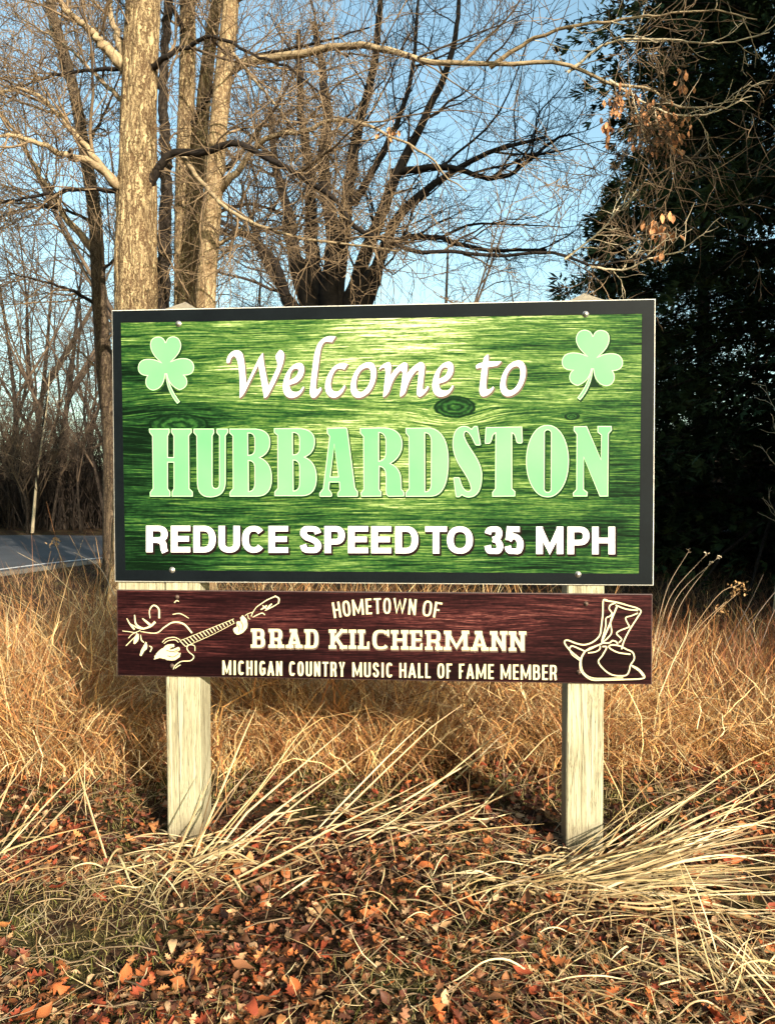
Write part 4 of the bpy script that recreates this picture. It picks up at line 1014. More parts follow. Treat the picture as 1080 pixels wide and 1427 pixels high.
# ---- small conifers & more are below
#@@CONIFER
def conifer_mesh(H, Rb, nb, seed, skirt=.6):
    """pine: whorls of drooping boughs carrying flat needle tufts"""
    r_ = np.random.default_rng(seed)
    h = skirt + (H - skirt) * r_.uniform(0, 1, nb) ** 1.15
    az = r_.uniform(0, 2 * math.pi, nb)
    L = Rb * (1 - h / H) ** .75 * r_.uniform(.55, 1.15, nb) * (1 + .22 * np.sin(az * 3 + h * 1.3) * np.sin(h * 2.1 + az)) + .25
    N = 7; t = np.linspace(0, 1, N)
    dirv = np.stack([np.cos(az), np.sin(az)], 1)
    up = r_.uniform(-.15, .35, nb)
    P = np.empty((nb, N, 3))
    P[:, :, :2] = dirv[:, None] * (L[:, None] * t)[..., None] + r_.normal(size=(nb, N, 2)) * .04
    P[:, :, 2] = h[:, None] + L[:, None] * (up[:, None] * t - .45 * t ** 2 + .12 * t ** 4)
    bv, bf = tubes(P, np.maximum(.008 * L[:, None] * (1.1 - t), .006), 4)
    # tufts
    nt_ = 185; K = nb * nt_
    par = np.repeat(np.arange(nb), nt_); tt = r_.uniform(.12, 1.03, K) ** .75
    x = np.clip(tt, 0, .999) * (N - 1); i = x.astype(int); f = (x - i)[:, None]
    S = P[par, i] * (1 - f) + P[par, i + 1] * f
    side = np.stack([-dirv[par, 1], dirv[par, 0]], 1)
    spread = r_.normal(size=K) * (.30 * L[par] * (.35 + .5 * (1 - tt)) + .03)
    S[:, :2] += side * spread[:, None]; S[:, 2] += r_.normal(size=K) * .07 - np.abs(spread) * .18
    D = dirv[par] + side * np.sign(spread)[:, None] * r_.uniform(.2, 1.3, K)[:, None]
    D = norm(np.concatenate([D, (r_.uniform(-.6, .35, K))[:, None]], 1))
    Sd = norm(np.cross(D, r_.normal(size=(K, 3)))); ln = r_.uniform(.07, .21, K)[:, None]; wd_ = r_.uniform(.010, .026, K)[:, None]
    # each tuft = three slim blades fanned
    Vs = []; Fs = []
    n0 = 0
    for a in (-.55, 0, .55):
        D2 = norm(D + Sd * a)
        A = S; B = S + D2 * ln * .55 + Sd * wd_; C = S + D2 * ln; Dd = S + D2 * ln * .55 - Sd * wd_
        V_ = np.stack([A, B, C, Dd], 1).reshape(-1, 3); Vs.append(V_); q_ = np.arange(K) * 4 + n0
        Fs.append(np.stack([q_, q_ + 1, q_ + 2, q_ + 3], 1)); n0 += len(V_)
    tint = np.repeat(np.array([[.026, .042, .016]]) * r_.uniform(.5, 1.5, (K, 1)) * (1 + .35 * r_.normal(size=(K, 1)) * np.array([[.5, .2, 0]])), 4, 0)
    col = np.clip(np.tile(tint, (3, 1)), .005, 1)
    return (bv, bf), (np.concatenate(Vs), np.concatenate(Fs), col)
CM = []
for k_ in range(2):
    (bv, bf), (nv, nf, nc) = conifer_mesh(17 + 2 * k_, 4.3, 360, 5 + k_, .25)
    CM.append((npmesh('boughs', bv, bf), npmesh('needles', nv, nf, nc)))
    CM[-1][0].materials.append(BARK_DARK_SHADED); CM[-1][1].materials.append(NEEDLEM)
tv_, tf_, _, _ = rough_tube([(0, 0, -.3), (0.05, 0, 5), (0, .05, 11), (0, 0, 17)], .24, .03, 60, 14, .05, .06, 3)
TM = npmesh('trunk', tv_, tf_); TM.materials.append(BARK_DARK_SHADED)
CONS = [(8.0, 15.5, 0, 1.35, 0.3, 'tall black evergreen right of the sign with its ragged left edge against sky'),
        (10.4, 12.2, 1, 1.0, 1.4, 'dense dark evergreen at the right border of the picture'),
        (8.2, 20.5, 1, .95, 2.2, 'shaded evergreen set back behind the tall black evergreen'),
        (5.4, 19.0, 0, .5, 4.0, 'small low evergreen peeping above the right end of sign'),
        (15.5, 17.0, 0, 1.1, 3.0, 'dark evergreen furthest right in the stand'),
        (9.6, 8.2, 1, .95, .8, None), (10.6, 3.4, 0, 1.45, 2.8, None), (13.5, 9.5, 1, 1.05, .8, None), (13.8, 20, 1, .95, 5, None), (19.8, 14.5, 0, 1.1, 2.0, None), (23.5, 7.0, 0, 1.15, 1.0, None), (15.2, 5.2, 1, .70, 2.6, None),
        (23, 19, 1, 1.05, 3.3, None), (28, 2.5, 0, 1.1, 3.9, None), (20, 24, 0, 1.0, 4.4, None)]
SKY_BLOCK_TREES = [(-19, 6, 0, 1.2, 1), (-17, -1, 1, 1.1, 2), (-15.5, -7, 0, 1.25, 3), (-11.5, -12, 1, 1.1, 4), (-6.5, -15, 0, 1.2, 5), (-1, -17, 1, 1.1, .5), (16, -2, 0, 1.1, 2), (18.5, -7.5, 1, 1.0, 3), (-24, 12, 1, 1.2, 3), (-22, -13, 0, 1.3, 2), (-4, -23, 1, 1.3, 4)]  # unseen evergreens added to cut sky light and deepen the shadows
for x, y, k_, s_, rz, lab in CONS:
    r_ = empty('evergreen_tree', (x, y, 0), rz); r_.scale = (s_, s_, s_)
    tag(r_, lab or 'dark evergreen of the stand beyond the right edge of the picture', 'tree', 'evergreens on the right')
    link('trunk', TM, None, r_); link('bough', CM[k_][0], None, r_); o = link('crown', CM[k_][1], None, r_)

for x, y, k_, s_, rz in SKY_BLOCK_TREES:
    r_ = empty('evergreen_tree', (x, y, 0), rz); r_.scale = (s_, s_, s_)
    tag(r_, 'unseen evergreen added outside the picture to cut the sky light', 'tree', 'added sky-blocking evergreens')
    link('trunk', TM, None, r_); link('bough', CM[k_][0], None, r_); link('crown', CM[k_][1], None, r_)

# pale dead saplings in the evergreens' shade
def small_bare(name, label, x, y, h, r0, seed, mat, n1=8, n2=5, lean=(0, 0), group=None, n3=0):
    e = empty(name, (x, y, 0)); tag(e, label, 'sapling', group)
    pts = [(x, y, -.1), (x + lean[0] * .3, y + lean[1] * .3, h * .35), (x + lean[0] * .8, y + lean[1] * .8, h * .75), (x + lean[0], y + lean[1], h)]
    _, a = tube_obj('trunk', pts, r0, .006, mat, e, 30, 7, .05, 0, seed)
    lv = [dict(LV[0], nch=n1, absl=(h * .2, h * .45), rr=(.004, .01), tmin=.3), dict(LV[1], nch=n2)]
    if n3: lv.append(dict(LV[2], nch=n3))
    crown_obj([a], lv, mat, e, 'crown', (4, 3, 3))
    return e
small_bare('bare_sapling', 'pale bare sapling in front of dark evergreens at right border', 5.2, 10.6, 3.0, .018, 1, TWIG_PALE, 10, 5, (.3, 0))

#@@FAR
# ================================================================== background wood, built once per kind and copied
def far_tree(h, r0, seed, forks=2, n1=9, n2=6, n3=4):
    global rng
    keep = rng; rng = np.random.default_rng(seed)
    e = empty('woodland_tree', (0, 0, 0))
    lean = rng.uniform(-1.9, 1.9, 2); jg = rng.uniform(-.55, .55, 4)
    V_, F_, P_, Q_ = rough_tube([(0, 0, -.3), (lean[0] * .2 + jg[0], lean[1] * .2, h * .25), (lean[0] * .5 - jg[1], lean[1] * .5, h * .5), (lean[0] * .8 + jg[2], lean[1] * .7, h * .75), (lean[0], lean[1], h)], r0, .02, 34, 8, .08, r0 * .4, seed)
    link('trunk', npmesh('trunk', V_, F_), BARK_DARK_SHADED, e, smooth=True)
    stems = [(P_, Q_)]; parts = []
    for k_ in range(forks):
        z = h * rng.uniform(.2, .5); a = rng.uniform(0, 6.28); p0 = P_[int(z / h * 33)]
        ln = h * rng.uniform(.35, .6); p = [p0, p0 + (math.cos(a) * ln * .25, math.sin(a) * ln * .25, ln * .45), p0 + (math.cos(a) * ln * .5, math.sin(a) * ln * .5, ln)]
        V2, F2, P2_, Q2 = rough_tube(p, r0 * .5, .015, 20, 6, .05, 0, seed + k_); parts.append((V2, F2)); stems.append((P2_, Q2))
    cv, cf = crown(stems, [dict(LV[0], nch=n1, tmin=.25, tip=.006, absl=(h * .12, h * .38), rr=(.012, .03)), dict(LV[1], nch=n2, tip=.0065), dict(LV[2], nch=n3, N2=4, tip=.006)], (4, 3, 3))
    parts.append((cv, cf)); V3, F3 = join(parts)
    link('crown', npmesh('crown', V3, F3), TWIG_FAR, e)
    rng = keep
    return e
FT = [far_tree(12, .14, 101, 2), far_tree(15, .20, 102, 3, 10, 6, 4), far_tree(9, .07, 103, 1, 8, 6, 4), far_tree(13, .11, 104, 2, 9, 7, 4), far_tree(5.5, .05, 105, 4, 8, 6, 5)]
def far_on(e, x, y, s_, rz, lab, grp):
    e.location = (x, y, 0); e.rotation_euler = (0, 0, rz); e.scale = (s_, s_, s_)
    tag(e, lab, 'tree', grp)
def copy_thing(src):
    r_ = src.copy(); COL.objects.link(r_)
    for ch in src.children:
        c = ch.copy(); COL.objects.link(c); c.parent = r_
    return r_
rg = random.Random(11)
first = [True] * len(FT)
spots = []
for i in range(44):      # wood across the road on the left
    spots.append((rg.uniform(-26, -7.5), rg.uniform(33, 48), rg.choice([0, 1, 2, 2, 3, 3, 4]), 'left'))
for i in range(34):      # wood behind the middle
    x = rg.uniform(-9, 17); spots.append((x, rg.uniform(36, 54), rg.choice([0, 1, 2, 3, 4, 4]), 'mid'))
for i in range(14):
    spots.append((rg.uniform(-16, -8.8), rg.uniform(31, 35), rg.choice([2, 4, 4, 2]), 'left'))
for i in range(10):
    spots.append((rg.uniform(-5, 8), rg.uniform(24.2, 25), 4, 'scrub') if i < 0 else (rg.uniform(-3, 9), rg.uniform(34, 37), 4, 'mid'))
for x, y, k_, w_ in spots:
    if first[k_]: e = FT[k_]; first[k_] = False
    else: e = copy_thing(FT[k_])
    lab = {'left': 'bare woodland tree among the dark trunks across the road at left', 'mid': 'bare woodland tree in the far thicket seen above the sign'}[w_]
    far_on(e, x, y, rg.uniform(.8, 1.15), rg.uniform(0, 6.28), lab, {'left': 'bare trees across the road', 'mid': 'bare trees behind the sign'}[w_])
# pale thin trunk across the road
e = small_bare('pale_sapling', 'thin white trunk standing out among dark trees across the road', -14.2, 31.5, 6.5, .07, 4, TWIG_PALE, 6, 4, (.8, 0))

# dense understorey of the far wood
K = 19000
x = rnd(-42, 34, K); y = 33.5 + rnd(0, 22, K) ** 1.0; hgt = rnd(1.2, 5.5, K) * (1 + .4 * np.array([mnoise.noise(Vector((a * .25, 0, 8))) for a in x]))
a = rnd(0, 6.28, K); ln_ = rnd(0, .75, K)
P_ = np.stack([np.stack([x + np.cos(a) * ln_ * hgt * t + rng.normal(size=K) * .22 * t, y + np.sin(a) * ln_ * hgt * t, hgt * t], 1) for t in (0, .35, .7, 1)], 1)
q1 = tubes(P_, np.array([1, .8, .6, .3])[None] * rnd(.012, .035, K)[:, None], 3)
Pb, Rb_ = spawn(P_, np.repeat(np.full((K, 1), .012), 4, 1), 3, .3, (.5, 1.2), (.2, .5), 4, .25, .02, tip=.008)
V_, F_ = join([q1, tubes(Pb, Rb_, 3)])
o = link('distant_thicket', npmesh('distant_thicket', V_, F_), TWIG_THICK); tag(o, 'dense dark understorey of the wood beyond the road', 'thicket', kind='stuff')

#@@GRASS
# ================================================================== grasses
def ribbons(root, h, lean, az, droop, width, N, colr, kink=.0, flat=.3):
    """root (K,3): blades as ribbons of N points, arching over towards az"""
    K = len(root); t = np.linspace(0, 1, N)[None]
    L = h[:, None]
    ang = lean[:, None] + droop[:, None] * t ** 1.5          # angle from vertical
    seg = L / (N - 1)
    dz = np.cos(ang) * seg; dr = np.sin(ang) * seg
    azz = az[:, None] + np.cumsum(rng.normal(size=(K, N)) * kink, 1)
    X_ = np.cumsum(dr * np.cos(azz), 1) - dr[:, :1] * np.cos(azz[:, :1]); Y_ = np.cumsum(dr * np.sin(azz), 1) - dr[:, :1] * np.sin(azz[:, :1]); Z_ = np.cumsum(dz, 1) - dz[:, :1]
    C = np.stack([root[:, :1] + X_, root[:, 1:2] + Y_, root[:, 2:3] + Z_], -1)
    fa = rnd(0, 2 * math.pi, K)[:, None]; S = np.stack([np.cos(fa + 0 * t), np.sin(fa + 0 * t), 0 * t + rnd(-flat, flat, K)[:, None]], -1)
    wv = width[:, None] * (1 - t ** 2 * .85)
    V_ = np.stack([C - S * wv[..., None] * .5, C + S * wv[..., None] * .5], 2).reshape(-1, 3)
    b_ = (np.arange(K) * N * 2)[:, None]; i = (np.arange(N - 1) * 2)[None]
    q_ = (b_ + i).ravel(); F_ = np.stack([q_, q_ + 1, q_ + 3, q_ + 2], 1)
    col = np.repeat(colr, N * 2, 0)
    return V_, F_, col
def palette(K, cols, var=.3):
    c = np.array(cols)[rng.integers(0, len(cols), K)]
    return np.clip(c * rnd(1 - var, 1 + var, (K, 1)), 0, 1)
GOLD = [(.68, .40, .15), (.54, .28, .10), (.78, .55, .27), (.36, .16, .06), (.84, .64, .36), (.22, .09, .035), (.45, .20, .08)]
# tall dry bank
NC = 2300; K = 56000
cy_ = 4.42 + 3.2 * rnd(0, 1, NC) ** 1.2; cx_ = rnd(-1, 1, NC) * (1.2 + cy_ * .56); ci = rng.integers(0, NC, K)
ch_ = rnd(.55, 1.25, NC); ca_ = rnd(0, 6.28, NC); cl_ = rnd(0, .55, NC); cc_ = rnd(.5, 1.25, NC)
yy = cy_[ci] + rng.normal(size=K) * .055; xx = cx_[ci] + rng.normal(size=K) * .055
edge = np.array([mnoise.noise(Vector((x * .9, 0, 5))) for x in xx]) * .35
keep = yy > 4.42 + edge * .8 + .1
# thin patches
den = np.array([mnoise.noise(Vector((x * 1.1, y * 1.1, 9))) for x, y in zip(xx, yy)])
keep &= (den > -.2) | (rnd(0, 1, K) < .25)
xx, yy, den, ci = xx[keep], yy[keep], den[keep], ci[keep]; K = len(xx)
hh = np.interp(xx, [-5, -2.9, -2.35, -1.2, 0, 1.4, 1.9, 5], [.50, .56, .86, .84, .80, .74, .44, .38]) * rnd(.5, 1.15, K) * ch_[ci] * (1 + .45 * den)
hh = np.maximum(hh, .15)
gr = ribbons(np.stack([xx, yy, np.zeros(K)], 1), hh * 1.3, cl_[ci] + rnd(0, .3, K), ca_[ci] + rng.normal(size=K) * .9, rnd(.1, 2.6, K), rnd(0, 1, K) ** 3 * .009 + .0036, 6, palette(K, GOLD, .45) * cc_[ci][:, None], .42)
o = link('tall_dry_grass', npmesh('tall_dry_grass', gr[0], gr[1], gr[2]), GRASSM)
tag(o, 'tall tangled golden dry grass growing behind the sign posts', 'grass', kind='stuff')
# fine tangle lying through the bank
K = 24000
yy = 4.42 + 3.4 * rnd(0, 1, K) ** 1.5; xx = rnd(-1, 1, K) * (1.1 + yy * .55)
hb = np.interp(xx, [-5, -2.9, -2.3, 0, 1.4, 1.9, 5], [.45, .5, .75, .66, .55, .38, .34])
gr = ribbons(np.stack([xx, yy, hb * rnd(.02, .95, K) ** 1.0], 1), rnd(.12, .4, K), rnd(.6, 2.0, K), rnd(0, 6.28, K), rnd(-1.2, 1.6, K), rnd(0, 1, K) ** 3 * .007 + .003, 6, palette(K, GOLD, .4), .7)
o = link('tangled_dry_grass', npmesh('tangled_dry_grass', gr[0], gr[1], gr[2]), GRASSM)
tag(o, 'fine matted dry stems woven through the golden grass bank', 'grass', kind='stuff')
K = 5200
yy = 5.2 + rnd(0, 2.6, K); xx = 1.7 + rnd(0, 1, K) * (yy * .56 - .9)
gr = ribbons(np.stack([xx, yy, rnd(0, .3, K)], 1), rnd(.12, .5, K), rnd(.1, 1.2, K), rnd(0, 6.28, K), rnd(-.6, 1.6, K), rnd(.004, .011, K), 5, palette(K, [(.24, .085, .035), (.34, .14, .05), (.16, .06, .03)], .4), .8)
o = link('russet_weeds', npmesh('russet_weeds', gr[0], gr[1], gr[2]), GRASSM)
tag(o, 'russet brown weeds tangled in the bank right of the sign', 'weeds', kind='stuff')
# short mossy turf and foreground tufts
K = 34000
xx = rnd(-3.0, 3.0, K); yy = rnd(2.15, 5.1, K)
den = np.array([mnoise.noise(Vector((x * 1.3, y * 1.7, 20))) + .5 * mnoise.noise(Vector((x * 5, y * 5, 2))) for x, y in zip(xx, yy)])
den += np.where((yy > 4.05) & (yy < 4.9), .45, 0) + np.where(yy < 2.75, .3, 0)
kp = (den > .12) & (np.abs(xx) < yy * .53 + .1); xx, yy = xx[kp], yy[kp]; K = len(xx)
zz = np.array([gz(x, y) for x, y in zip(xx, yy)])
gr = ribbons(np.stack([xx, yy, zz - .004], 1), rnd(.025, .085, K), rnd(0, .9, K), rnd(0, 6.28, K), rnd(0, 1.4, K), rnd(.0018, .0035, K), 4, palette(K, [(.22, .20, .05), (.30, .26, .09), (.42, .32, .14), (.16, .17, .04), (.50, .38, .18)], .3), .3)
o = link('short_grass', npmesh('short_grass', gr[0], gr[1], gr[2]), GRASSM)
tag(o, 'short olive and straw coloured turf between fallen leaves', 'grass', kind='stuff')

# dull grass and litter in the shade beyond the bank
K = 16000
yy = rnd(9, 24, K); xx = rnd(-.62, .62, K) * yy
nx = np.interp(yy, [p[1] for p in near_e[2:8]], [p[0] for p in near_e[2:8]])
kp = xx > nx + .5; xx, yy = xx[kp], yy[kp]; K = len(xx)
gr = ribbons(np.stack([xx, yy, np.zeros(K)], 1), rnd(.08, .38, K), rnd(0, .8, K), rnd(0, 6.28, K), rnd(0, 1.6, K), rnd(.006, .012, K), 4, palette(K, [(.20, .11, .05), (.12, .06, .03), (.28, .18, .09)], .35), .3)
o = link('shaded_grass', npmesh('shaded_grass', gr[0], gr[1], gr[2]), GRASSM)
tag(o, 'low brown grass and brush in the shade beyond the bank', 'grass', kind='stuff')

#@@LEAVES
# ================================================================== fallen leaves
LG = [leaf_geo(True, .9, .35), leaf_geo(True, -.9, -.5), leaf_geo(False, .9, .7), leaf_geo(True, .3, .8), leaf_geo(False, -.8, .3), leaf_geo(True, -.3, .15)]
LCOL = [(.46, .13, .04), (.30, .06, .025), (.50, .20, .07), (.20, .055, .028), (.48, .27, .13), (.11, .04, .022), (.34, .11, .035), (.24, .10, .045), (.15, .05, .03), (.58, .36, .20)]
def clump(x, y, s_=1.4, o=0): return mnoise.noise(Vector((x * s_, y * s_ * 1.3, 40 + o)))
def litter(K, y0, y1, size, name, label, thick=.02):
    Vs, Fs, Cs, n = [], [], [], 0
    for gi, (V_, F_) in enumerate(LG):
        k_ = K // len(LG)
        y = rnd(y0, y1, k_); x = rnd(-1, 1, k_) * (y * .53 + .25)
        dn = np.array([clump(a, b_) for a, b_ in zip(x, y)]); kp = dn > rnd(-.4, .15, k_)
        x, y = x[kp], y[kp]; k_ = len(x)
        z = np.array([gz(a, b_) for a, b_ in zip(x, y)]) + rnd(.004, thick + .01, k_)
        A, B = place(V_, F_, np.stack([x, y, z], 1), rnd(0, 6.28, k_), rnd(-.45, .45, k_), rnd(-.6, .6, k_), rnd(size[0], size[1], k_))
        Vs.append(A); Fs.append(B + n); n += len(A); Cs.append(np.repeat(palette(k_, LCOL, .35) * (rnd(0, 1, (k_, 1)) ** .8 * 1.0 + .12), len(V_), 0))
    o = link(name, npmesh(name, np.concatenate(Vs), np.concatenate(Fs), np.concatenate(Cs)), LEAFM)
    tag(o, label, 'leaves', kind='stuff')
litter(19000, 2.2, 4.9, (.018, .062), 'leaf_litter', 'carpet of small curled orange and brown leaves around the posts', .035)
litter(2600, 4.4, 6.2, (.05, .09), 'leaf_litter', 'brown leaves caught at the foot of the tall grass bank', .09)
# the largest leaves, one object each
lm = []
for gi, (V_, F_) in enumerate(LG):
    for ci in range(5):
        c = np.array(LCOL[[0, 6, 2, 1, 7][ci]]) * (1.1 if ci != 3 else 1)
        me = npmesh('leaf', V_, F_, np.tile(np.clip(c, 0, 1), (len(V_), 1))); me.materials.append(LEAFM); lm.append(me)
for i in range(290):
    y = rg.uniform(2.25, 3.9); x = rg.uniform(-1, 1) * (y * .5)
    if clump(x, y) < -.25: y = rg.uniform(2.3, 3.2); x = rg.uniform(-1, 1) * (y * .5)
    o = bpy.data.objects.new('leaf', lm[rg.randrange(len(lm))]); COL.objects.link(o); o.parent = GROUND
    s_ = rg.uniform(.06, .095); o.scale = (s_, s_, s_); o.location = (x, y, gz(x, y) + rg.uniform(.025, .05))
    o.rotation_euler = (rg.uniform(-.5, .5), rg.uniform(-.5, .5), rg.uniform(0, 6.28))
# bits of straw lying in the litter
K = 8000
yy = rnd(2.2, 5.0, K); xx = rnd(-1, 1, K) * (yy * .53 + .1)
dn = np.array([clump(a, b_, 1.1, 7) for a, b_ in zip(xx, yy)]); kp = dn > rnd(-.15, .35, K); xx, yy = xx[kp], yy[kp]; K = len(xx)
zz = np.array([gz(a, b_) for a, b_ in zip(xx, yy)]) + rnd(.012, .05, K)
gr = ribbons(np.stack([xx, yy, zz], 1), rnd(.04, .22, K), rnd(1.2, 1.65, K), rnd(0, 6.28, K), rnd(-.3, .4, K), rnd(.0018, .0045, K), 5, palette(K, [(.60, .44, .22), (.46, .30, .14), (.70, .55, .32), (.32, .18, .08)], .35), .3)
o = link('straw_litter', npmesh('straw_litter', gr[0], gr[1], gr[2]), STRAWM); tag(o, 'short broken straws lying across the fallen leaves', 'straw', kind='stuff')
# dead twigs in litter
K = 420
x = rnd(-1.9, 1.9, K); y = rnd(2.3, 4.4, K); a = rnd(0, 6.28, K); ln = rnd(.06, .32, K)
P_ = np.stack([np.stack([x + np.cos(a) * ln * t + rng.normal(size=K) * .008, y + np.sin(a) * ln * t + rng.normal(size=K) * .008, np.array([gz(p, q_) for p, q_ in zip(x, y)]) + .025 + rnd(0, .03, K) * t * 2], 1) for t in (0, .35, .7, 1)], 1)
tv2, tf2 = tubes(P_, np.repeat(rnd(.0012, .0032, K)[:, None], 4, 1), 4)
o = link('fallen_twigs', npmesh('fallen_twigs', tv2, tf2), TWIG); tag(o, 'small dead twigs scattered over the leaf litter', 'twigs', kind='stuff')

#@@STRAW
# ================================================================== collapsed straw coloured clumps
STRAW = [(.62, .48, .25), (.70, .57, .33), (.52, .37, .17), (.58, .42, .22), (.38, .25, .12)]
def straw_blade(pts, w_, parent, flip=0.0, col=None):
    N = 14; P_ = spline(pts, N); t = np.linspace(0, 1, N)
    if rnd(0, 1) < .45:
        k0 = int(rnd(5, 12)); q_ = rng.normal(size=3) * .22 * np.linalg.norm(P_[-1] - P_[0]) / 1.2; q_[2] = -abs(q_[2]); P_[k0:] += q_ * ((t[k0:] - t[k0]))[:, None]
        P_[:, 2] = np.maximum(P_[:, 2], .012)
    T = norm(np.gradient(P_, axis=0)); ref = norm(np.array([rnd(-.6, .6), -1 + rnd(-.5, .5), rnd(-.4, .9)]))
    S = norm(np.cross(T, ref)); Nn = norm(np.cross(S, T))
    wv = (w_ * (1 - t ** 3 * .9) * (.55 + .45 * np.minimum(1, t * 5)))[:, None]
    V_ = np.stack([P_ - S * wv / 2 , P_ + Nn * wv * .22, P_ + S * wv / 2], 1).reshape(-1, 3) - np.array(parent.location)
    i = np.arange(N - 1) * 3
    F_ = np.concatenate([np.stack([i, i + 1, i + 4, i + 3], 1), np.stack([i + 1, i + 2, i + 5, i + 4], 1)])
    c = np.array(STRAW[rng.integers(0, len(STRAW))]) * rnd(.4, 1.12) if col is None else np.array(col)
    link('blade', npmesh('blade', V_, F_, np.tile(np.clip(c, 0, 1), (len(V_), 1))), STRAWM, parent)
def arch(root, az, L, rise, droop, side=0.0, end_z=None):
    """control points of a blade leaving `root` towards azimuth az, rising then falling"""
    d = np.array([math.cos(az), math.sin(az), 0]); s_ = np.array([-d[1], d[0], 0]); out = []
    for t in (0, .25, .5, .75, 1):
        z = rise * L * t - droop * L * t * t
        out.append(root + d * L * t * math.sqrt(max(.2, 1 - (rise * .6) ** 2)) + s_ * side * L * t * t + np.array([0, 0, z]))
    for p in out: p[2] = max(p[2], gz(p[0], p[1]) + rnd(.012, .05))
    return out
def G(px, py, z=0.0): return onground(px, py, z)
def clump_thing(root, label, n_fan, n_low, fan_az, low_az, Lf, Ll, spread=.10, wd_=(.0035, .0095), rise=(.3, .9)):
    e = empty('straw_clump', (root[0], root[1], 0)); tag(e, label, 'dry plant', 'collapsed straw clumps')
    for i in range(n_fan):
        p = root + np.array([rng.normal() * spread, rng.normal() * spread * .6, .01]); r_ = rnd(*rise)
        straw_blade(arch(p, rnd(*fan_az), rnd(*Lf), r_, r_ * rnd(.0, .45), rnd(-.35, .35)), rnd(*wd_), e)
    for i in range(n_low):
        p = root + np.array([rng.normal() * spread * 1.8, rng.normal() * spread * 1.2, rnd(.02, .06)]); r_ = rnd(.15, .9)
        straw_blade(arch(p, rnd(*low_az), rnd(*Ll), r_, r_ * rnd(.9, 1.6), rnd(-.5, .5)), rnd(*wd_), e)
    return e
c1 = clump_thing(G(250, 1215), 'dry straw clump at the foot of the left post, blades sprawling left', 5, 95, (-.2, .5), (2.2, 6.6), (.4, .8), (.14, .4), .10)
c2 = clump_thing(G(800, 1240), 'largest straw clump by the right post with long blades swept right', 110, 90, (-.48, .55), (2.6, 6.2), (.35, 1.25), (.15, .42), .11, rise=(.05, .55))
c3 = clump_thing(G(500, 1165), 'flattened straw between the posts pointing right', 20, 46, (-.1, .6), (0, 6.28), (.3, .7), (.1, .35), .2, rise=(.05, .4))
c4 = clump_thing(G(-25, 1230), 'sparse straw blades rising at the left border below the grass bank', 9, 12, (-.1, .6), (0, 6.28), (.3, .6), (.15, .35), .14, rise=(.5, 1.1))
c5 = clump_thing(G(1075, 1400), 'thin pale straw tuft in the bottom right corner', 30, 60, (.6, 2.6), (1.2, 3.6), (.15, .4), (.12, .4), .12, (.003, .007), rise=(.3, 1.3))
c6 = clump_thing(G(640, 1262), 'low matted straw lying in the leaves left of the right post', 6, 44, (-.3, .5), (0, 6.28), (.25, .5), (.1, .32), .2, (.003, .007), rise=(.05, .3))
c7 = clump_thing(G(905, 1330), 'flattened straw thatch in the lower right among leaves', 14, 70, (-.4, .4), (0, 6.28), (.25, .6), (.12, .4), .24, (.003, .007), rise=(.05, .3))
# individually traced long stalks (root pixel on ground, tip pixel + how far behind the root it ends)
def stalk(e, r, tip, dd, bend, w_=.009, col=None):
    p0 = G(*r); dep = float(np.dot(p0 - np.array([0, 0, EYE]), FW)); p2 = at(tip[0], tip[1], dep + dd)
    mid = (p0 + p2) / 2 + np.array([bend * .3, 0, bend]); straw_blade([p0, (p0 * .55 + mid * .45) + np.array([0, 0, bend * .15]), mid, (mid + p2) / 2 + np.array([0, 0, bend * .35]), p2], w_, e, col=col)
for r, tip, dd, bd in (((262, 1215), (358, 985), .25, .02), ((265, 1212), (332, 962), .2, .0), ((268, 1220), (468, 980), .35, .03), ((255, 1222), (470, 982), .3, .02), ((280, 1215), (440, 1010), .4, .0), ((290, 1222), (540, 1025), .45, .02),
                       ((300, 1240), (600, 1085), .35, .0), ((300, 1250), (470, 1172), .1, -.01), ((280, 1180), (350, 1065), .2, .0), ((155, 1216), (100, 1015), .15, -.03), ((238, 1228), (355, 1060), .1, .02), ((228, 1235), (300, 1070), .15, .01)):
    stalk(c1, r, tip, dd, bd, rnd(.007, .011))
for r, tip, dd, bd in (((430, 1180), (664, 958), .5, .02), ((500, 1150), (658, 990), .4, .01), ((530, 1160), (745, 985), .45, .02), ((560, 1175), (784, 1075), .4, .01), ((430, 1170), (600, 1000), .3, .02), ((620, 1100), (715, 1010), .2, .0), ((540, 1130), (712, 1030), .3, .0), ((650, 1150), (780, 1010), .4, .02), ((380, 1190), (690, 1122), .3, .0)):
    stalk(c3, r, tip, dd, bd, rnd(.006, .010))
for r, tip, dd, bd in (((815, 1230), (1085, 1040), .5, .06), ((820, 1240), (1085, 1065), .4, .05), ((825, 1225), (1000, 1090), .5, .02), ((830, 1250), (1090, 1150), .25, .08), ((820, 1260), (1090, 1185), .1, .08), ((815, 1255), (1085, 1120), .3, .09), ((800, 1260), (1080, 1205), .0, .09), ((810, 1262), (1050, 1272), -.15, .09), ((815, 1250), (1085, 1235), -.05, .10),
                       ((780, 1225), (720, 1260), .0, .08), ((790, 1230), (660, 1245), .0, .06), ((805, 1235), (795, 1290), -.2, .12), ((812, 1240), (800, 1293), -.2, .1)):
    stalk(c2, r, tip, dd, bd, rnd(.006, .010))
for r, tip, dd, bd in (((-10, 1150), (30, 1050), .1, 0), ((0, 1185), (50, 1095), .1, .01), ((0, 1200), (60, 1110), .1, .01), ((30, 1180), (75, 1115), .1, 0), ((60, 1160), (130, 1085), .1, .01)):
    stalk(c4, r, tip, dd, bd, rnd(.006, .009))

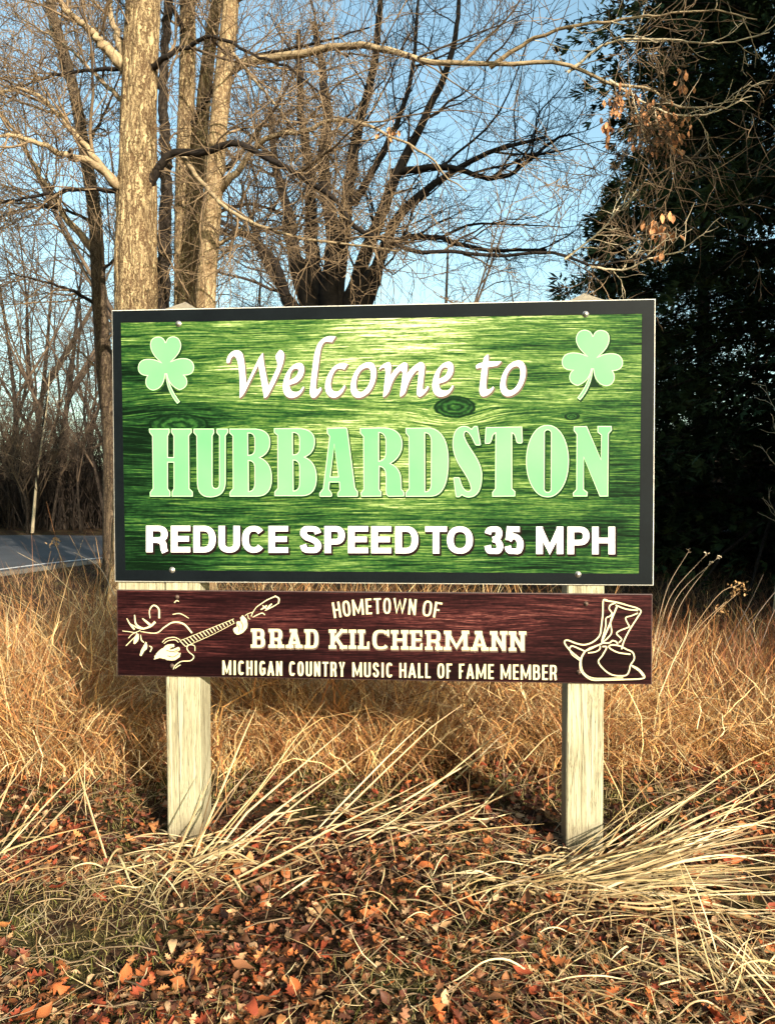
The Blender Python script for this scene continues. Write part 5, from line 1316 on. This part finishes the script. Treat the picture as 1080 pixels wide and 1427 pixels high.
# slim weeds standing out of the bank
def weed(label, pts_list, depth, head=None, col=(.45, .32, .17), w_=.004):
    b_ = at(pts_list[0][0][0], pts_list[0][0][1], depth); e = empty('dead_weed', (b_[0], b_[1], 0)); tag(e, label, 'weed')
    S = []
    for pts in pts_list:
        P_ = spline([at(p[0], p[1], depth + .02 * i) for i, p in enumerate(pts)], 12); S.append(P_)
    P_ = np.stack(S); V_, F_ = tubes(P_, np.linspace(w_, w_ * .5, 12)[None].repeat(len(S), 0), 5)
    link('stem', npmesh('stem', V_ - np.array(e.location), F_, np.tile(col, (len(V_), 1))), STRAWM, e)
    if head:
        for P1_ in S:
            tip = P1_[-1]; n = head[0]
            pos = tip + rng.normal(size=(n, 3)) * np.array(head[1]); a, b2 = leaf_geo(False, .3, .3)
            V2, F2 = place(a, b2, pos, rnd(0, 6.28, n), rnd(-1.2, 1.2, n), rnd(-1, 1, n), rnd(head[2] * .6, head[2], n))
            hd = link('seed_head', npmesh('seed_head', V2 - np.array(e.location), F2, np.tile(head[3], (len(V2), 1))), GRASSM, e); hd['kind'] = 'stuff'
weed('reed with feathery seed head rising left of the sign before the road', [[(98, 860), (92, 800), (76, 755)]], 5.6, (26, (.022, .02, .02), .035, (.42, .28, .15)))
weed('bent pale stem leaning over the grass at left of the sign', [[(160, 830), (138, 790), (103, 770)]], 5.8, None, (.5, .42, .32))
weed('cluster of thin stems with pale round heads right of the sign', [[(915, 900), (935, 830), (985, 772)], [(918, 905), (945, 830), (1002, 776)], [(912, 890), (930, 820), (960, 768)], [(925, 905), (950, 840), (990, 785)]], 5.4, (7, (.008, .008, .008), .02, (.6, .5, .36)), (.36, .26, .17), .003)
weed('arching brown weed with drooping seed sprays right of the sign', [[(915, 960), (950, 900), (1000, 830), (1030, 815)], [(920, 965), (960, 890), (1010, 840), (1005, 850)], [(930, 970), (985, 870), (1030, 825)]], 5.3, (22, (.03, .02, .03), .03, (.45, .27, .12)), (.38, .25, .13), .003)
weed('dark forked brush stems at right border behind the golden grass', [[(1010, 900), (1040, 850), (1064, 800)], [(1040, 880), (1060, 850), (1080, 825)], [(1060, 900), (1040, 860), (1030, 845)], [(1060, 900), (1075, 860), (1090, 830)]], 6.5, None, (.16, .11, .08), .005)
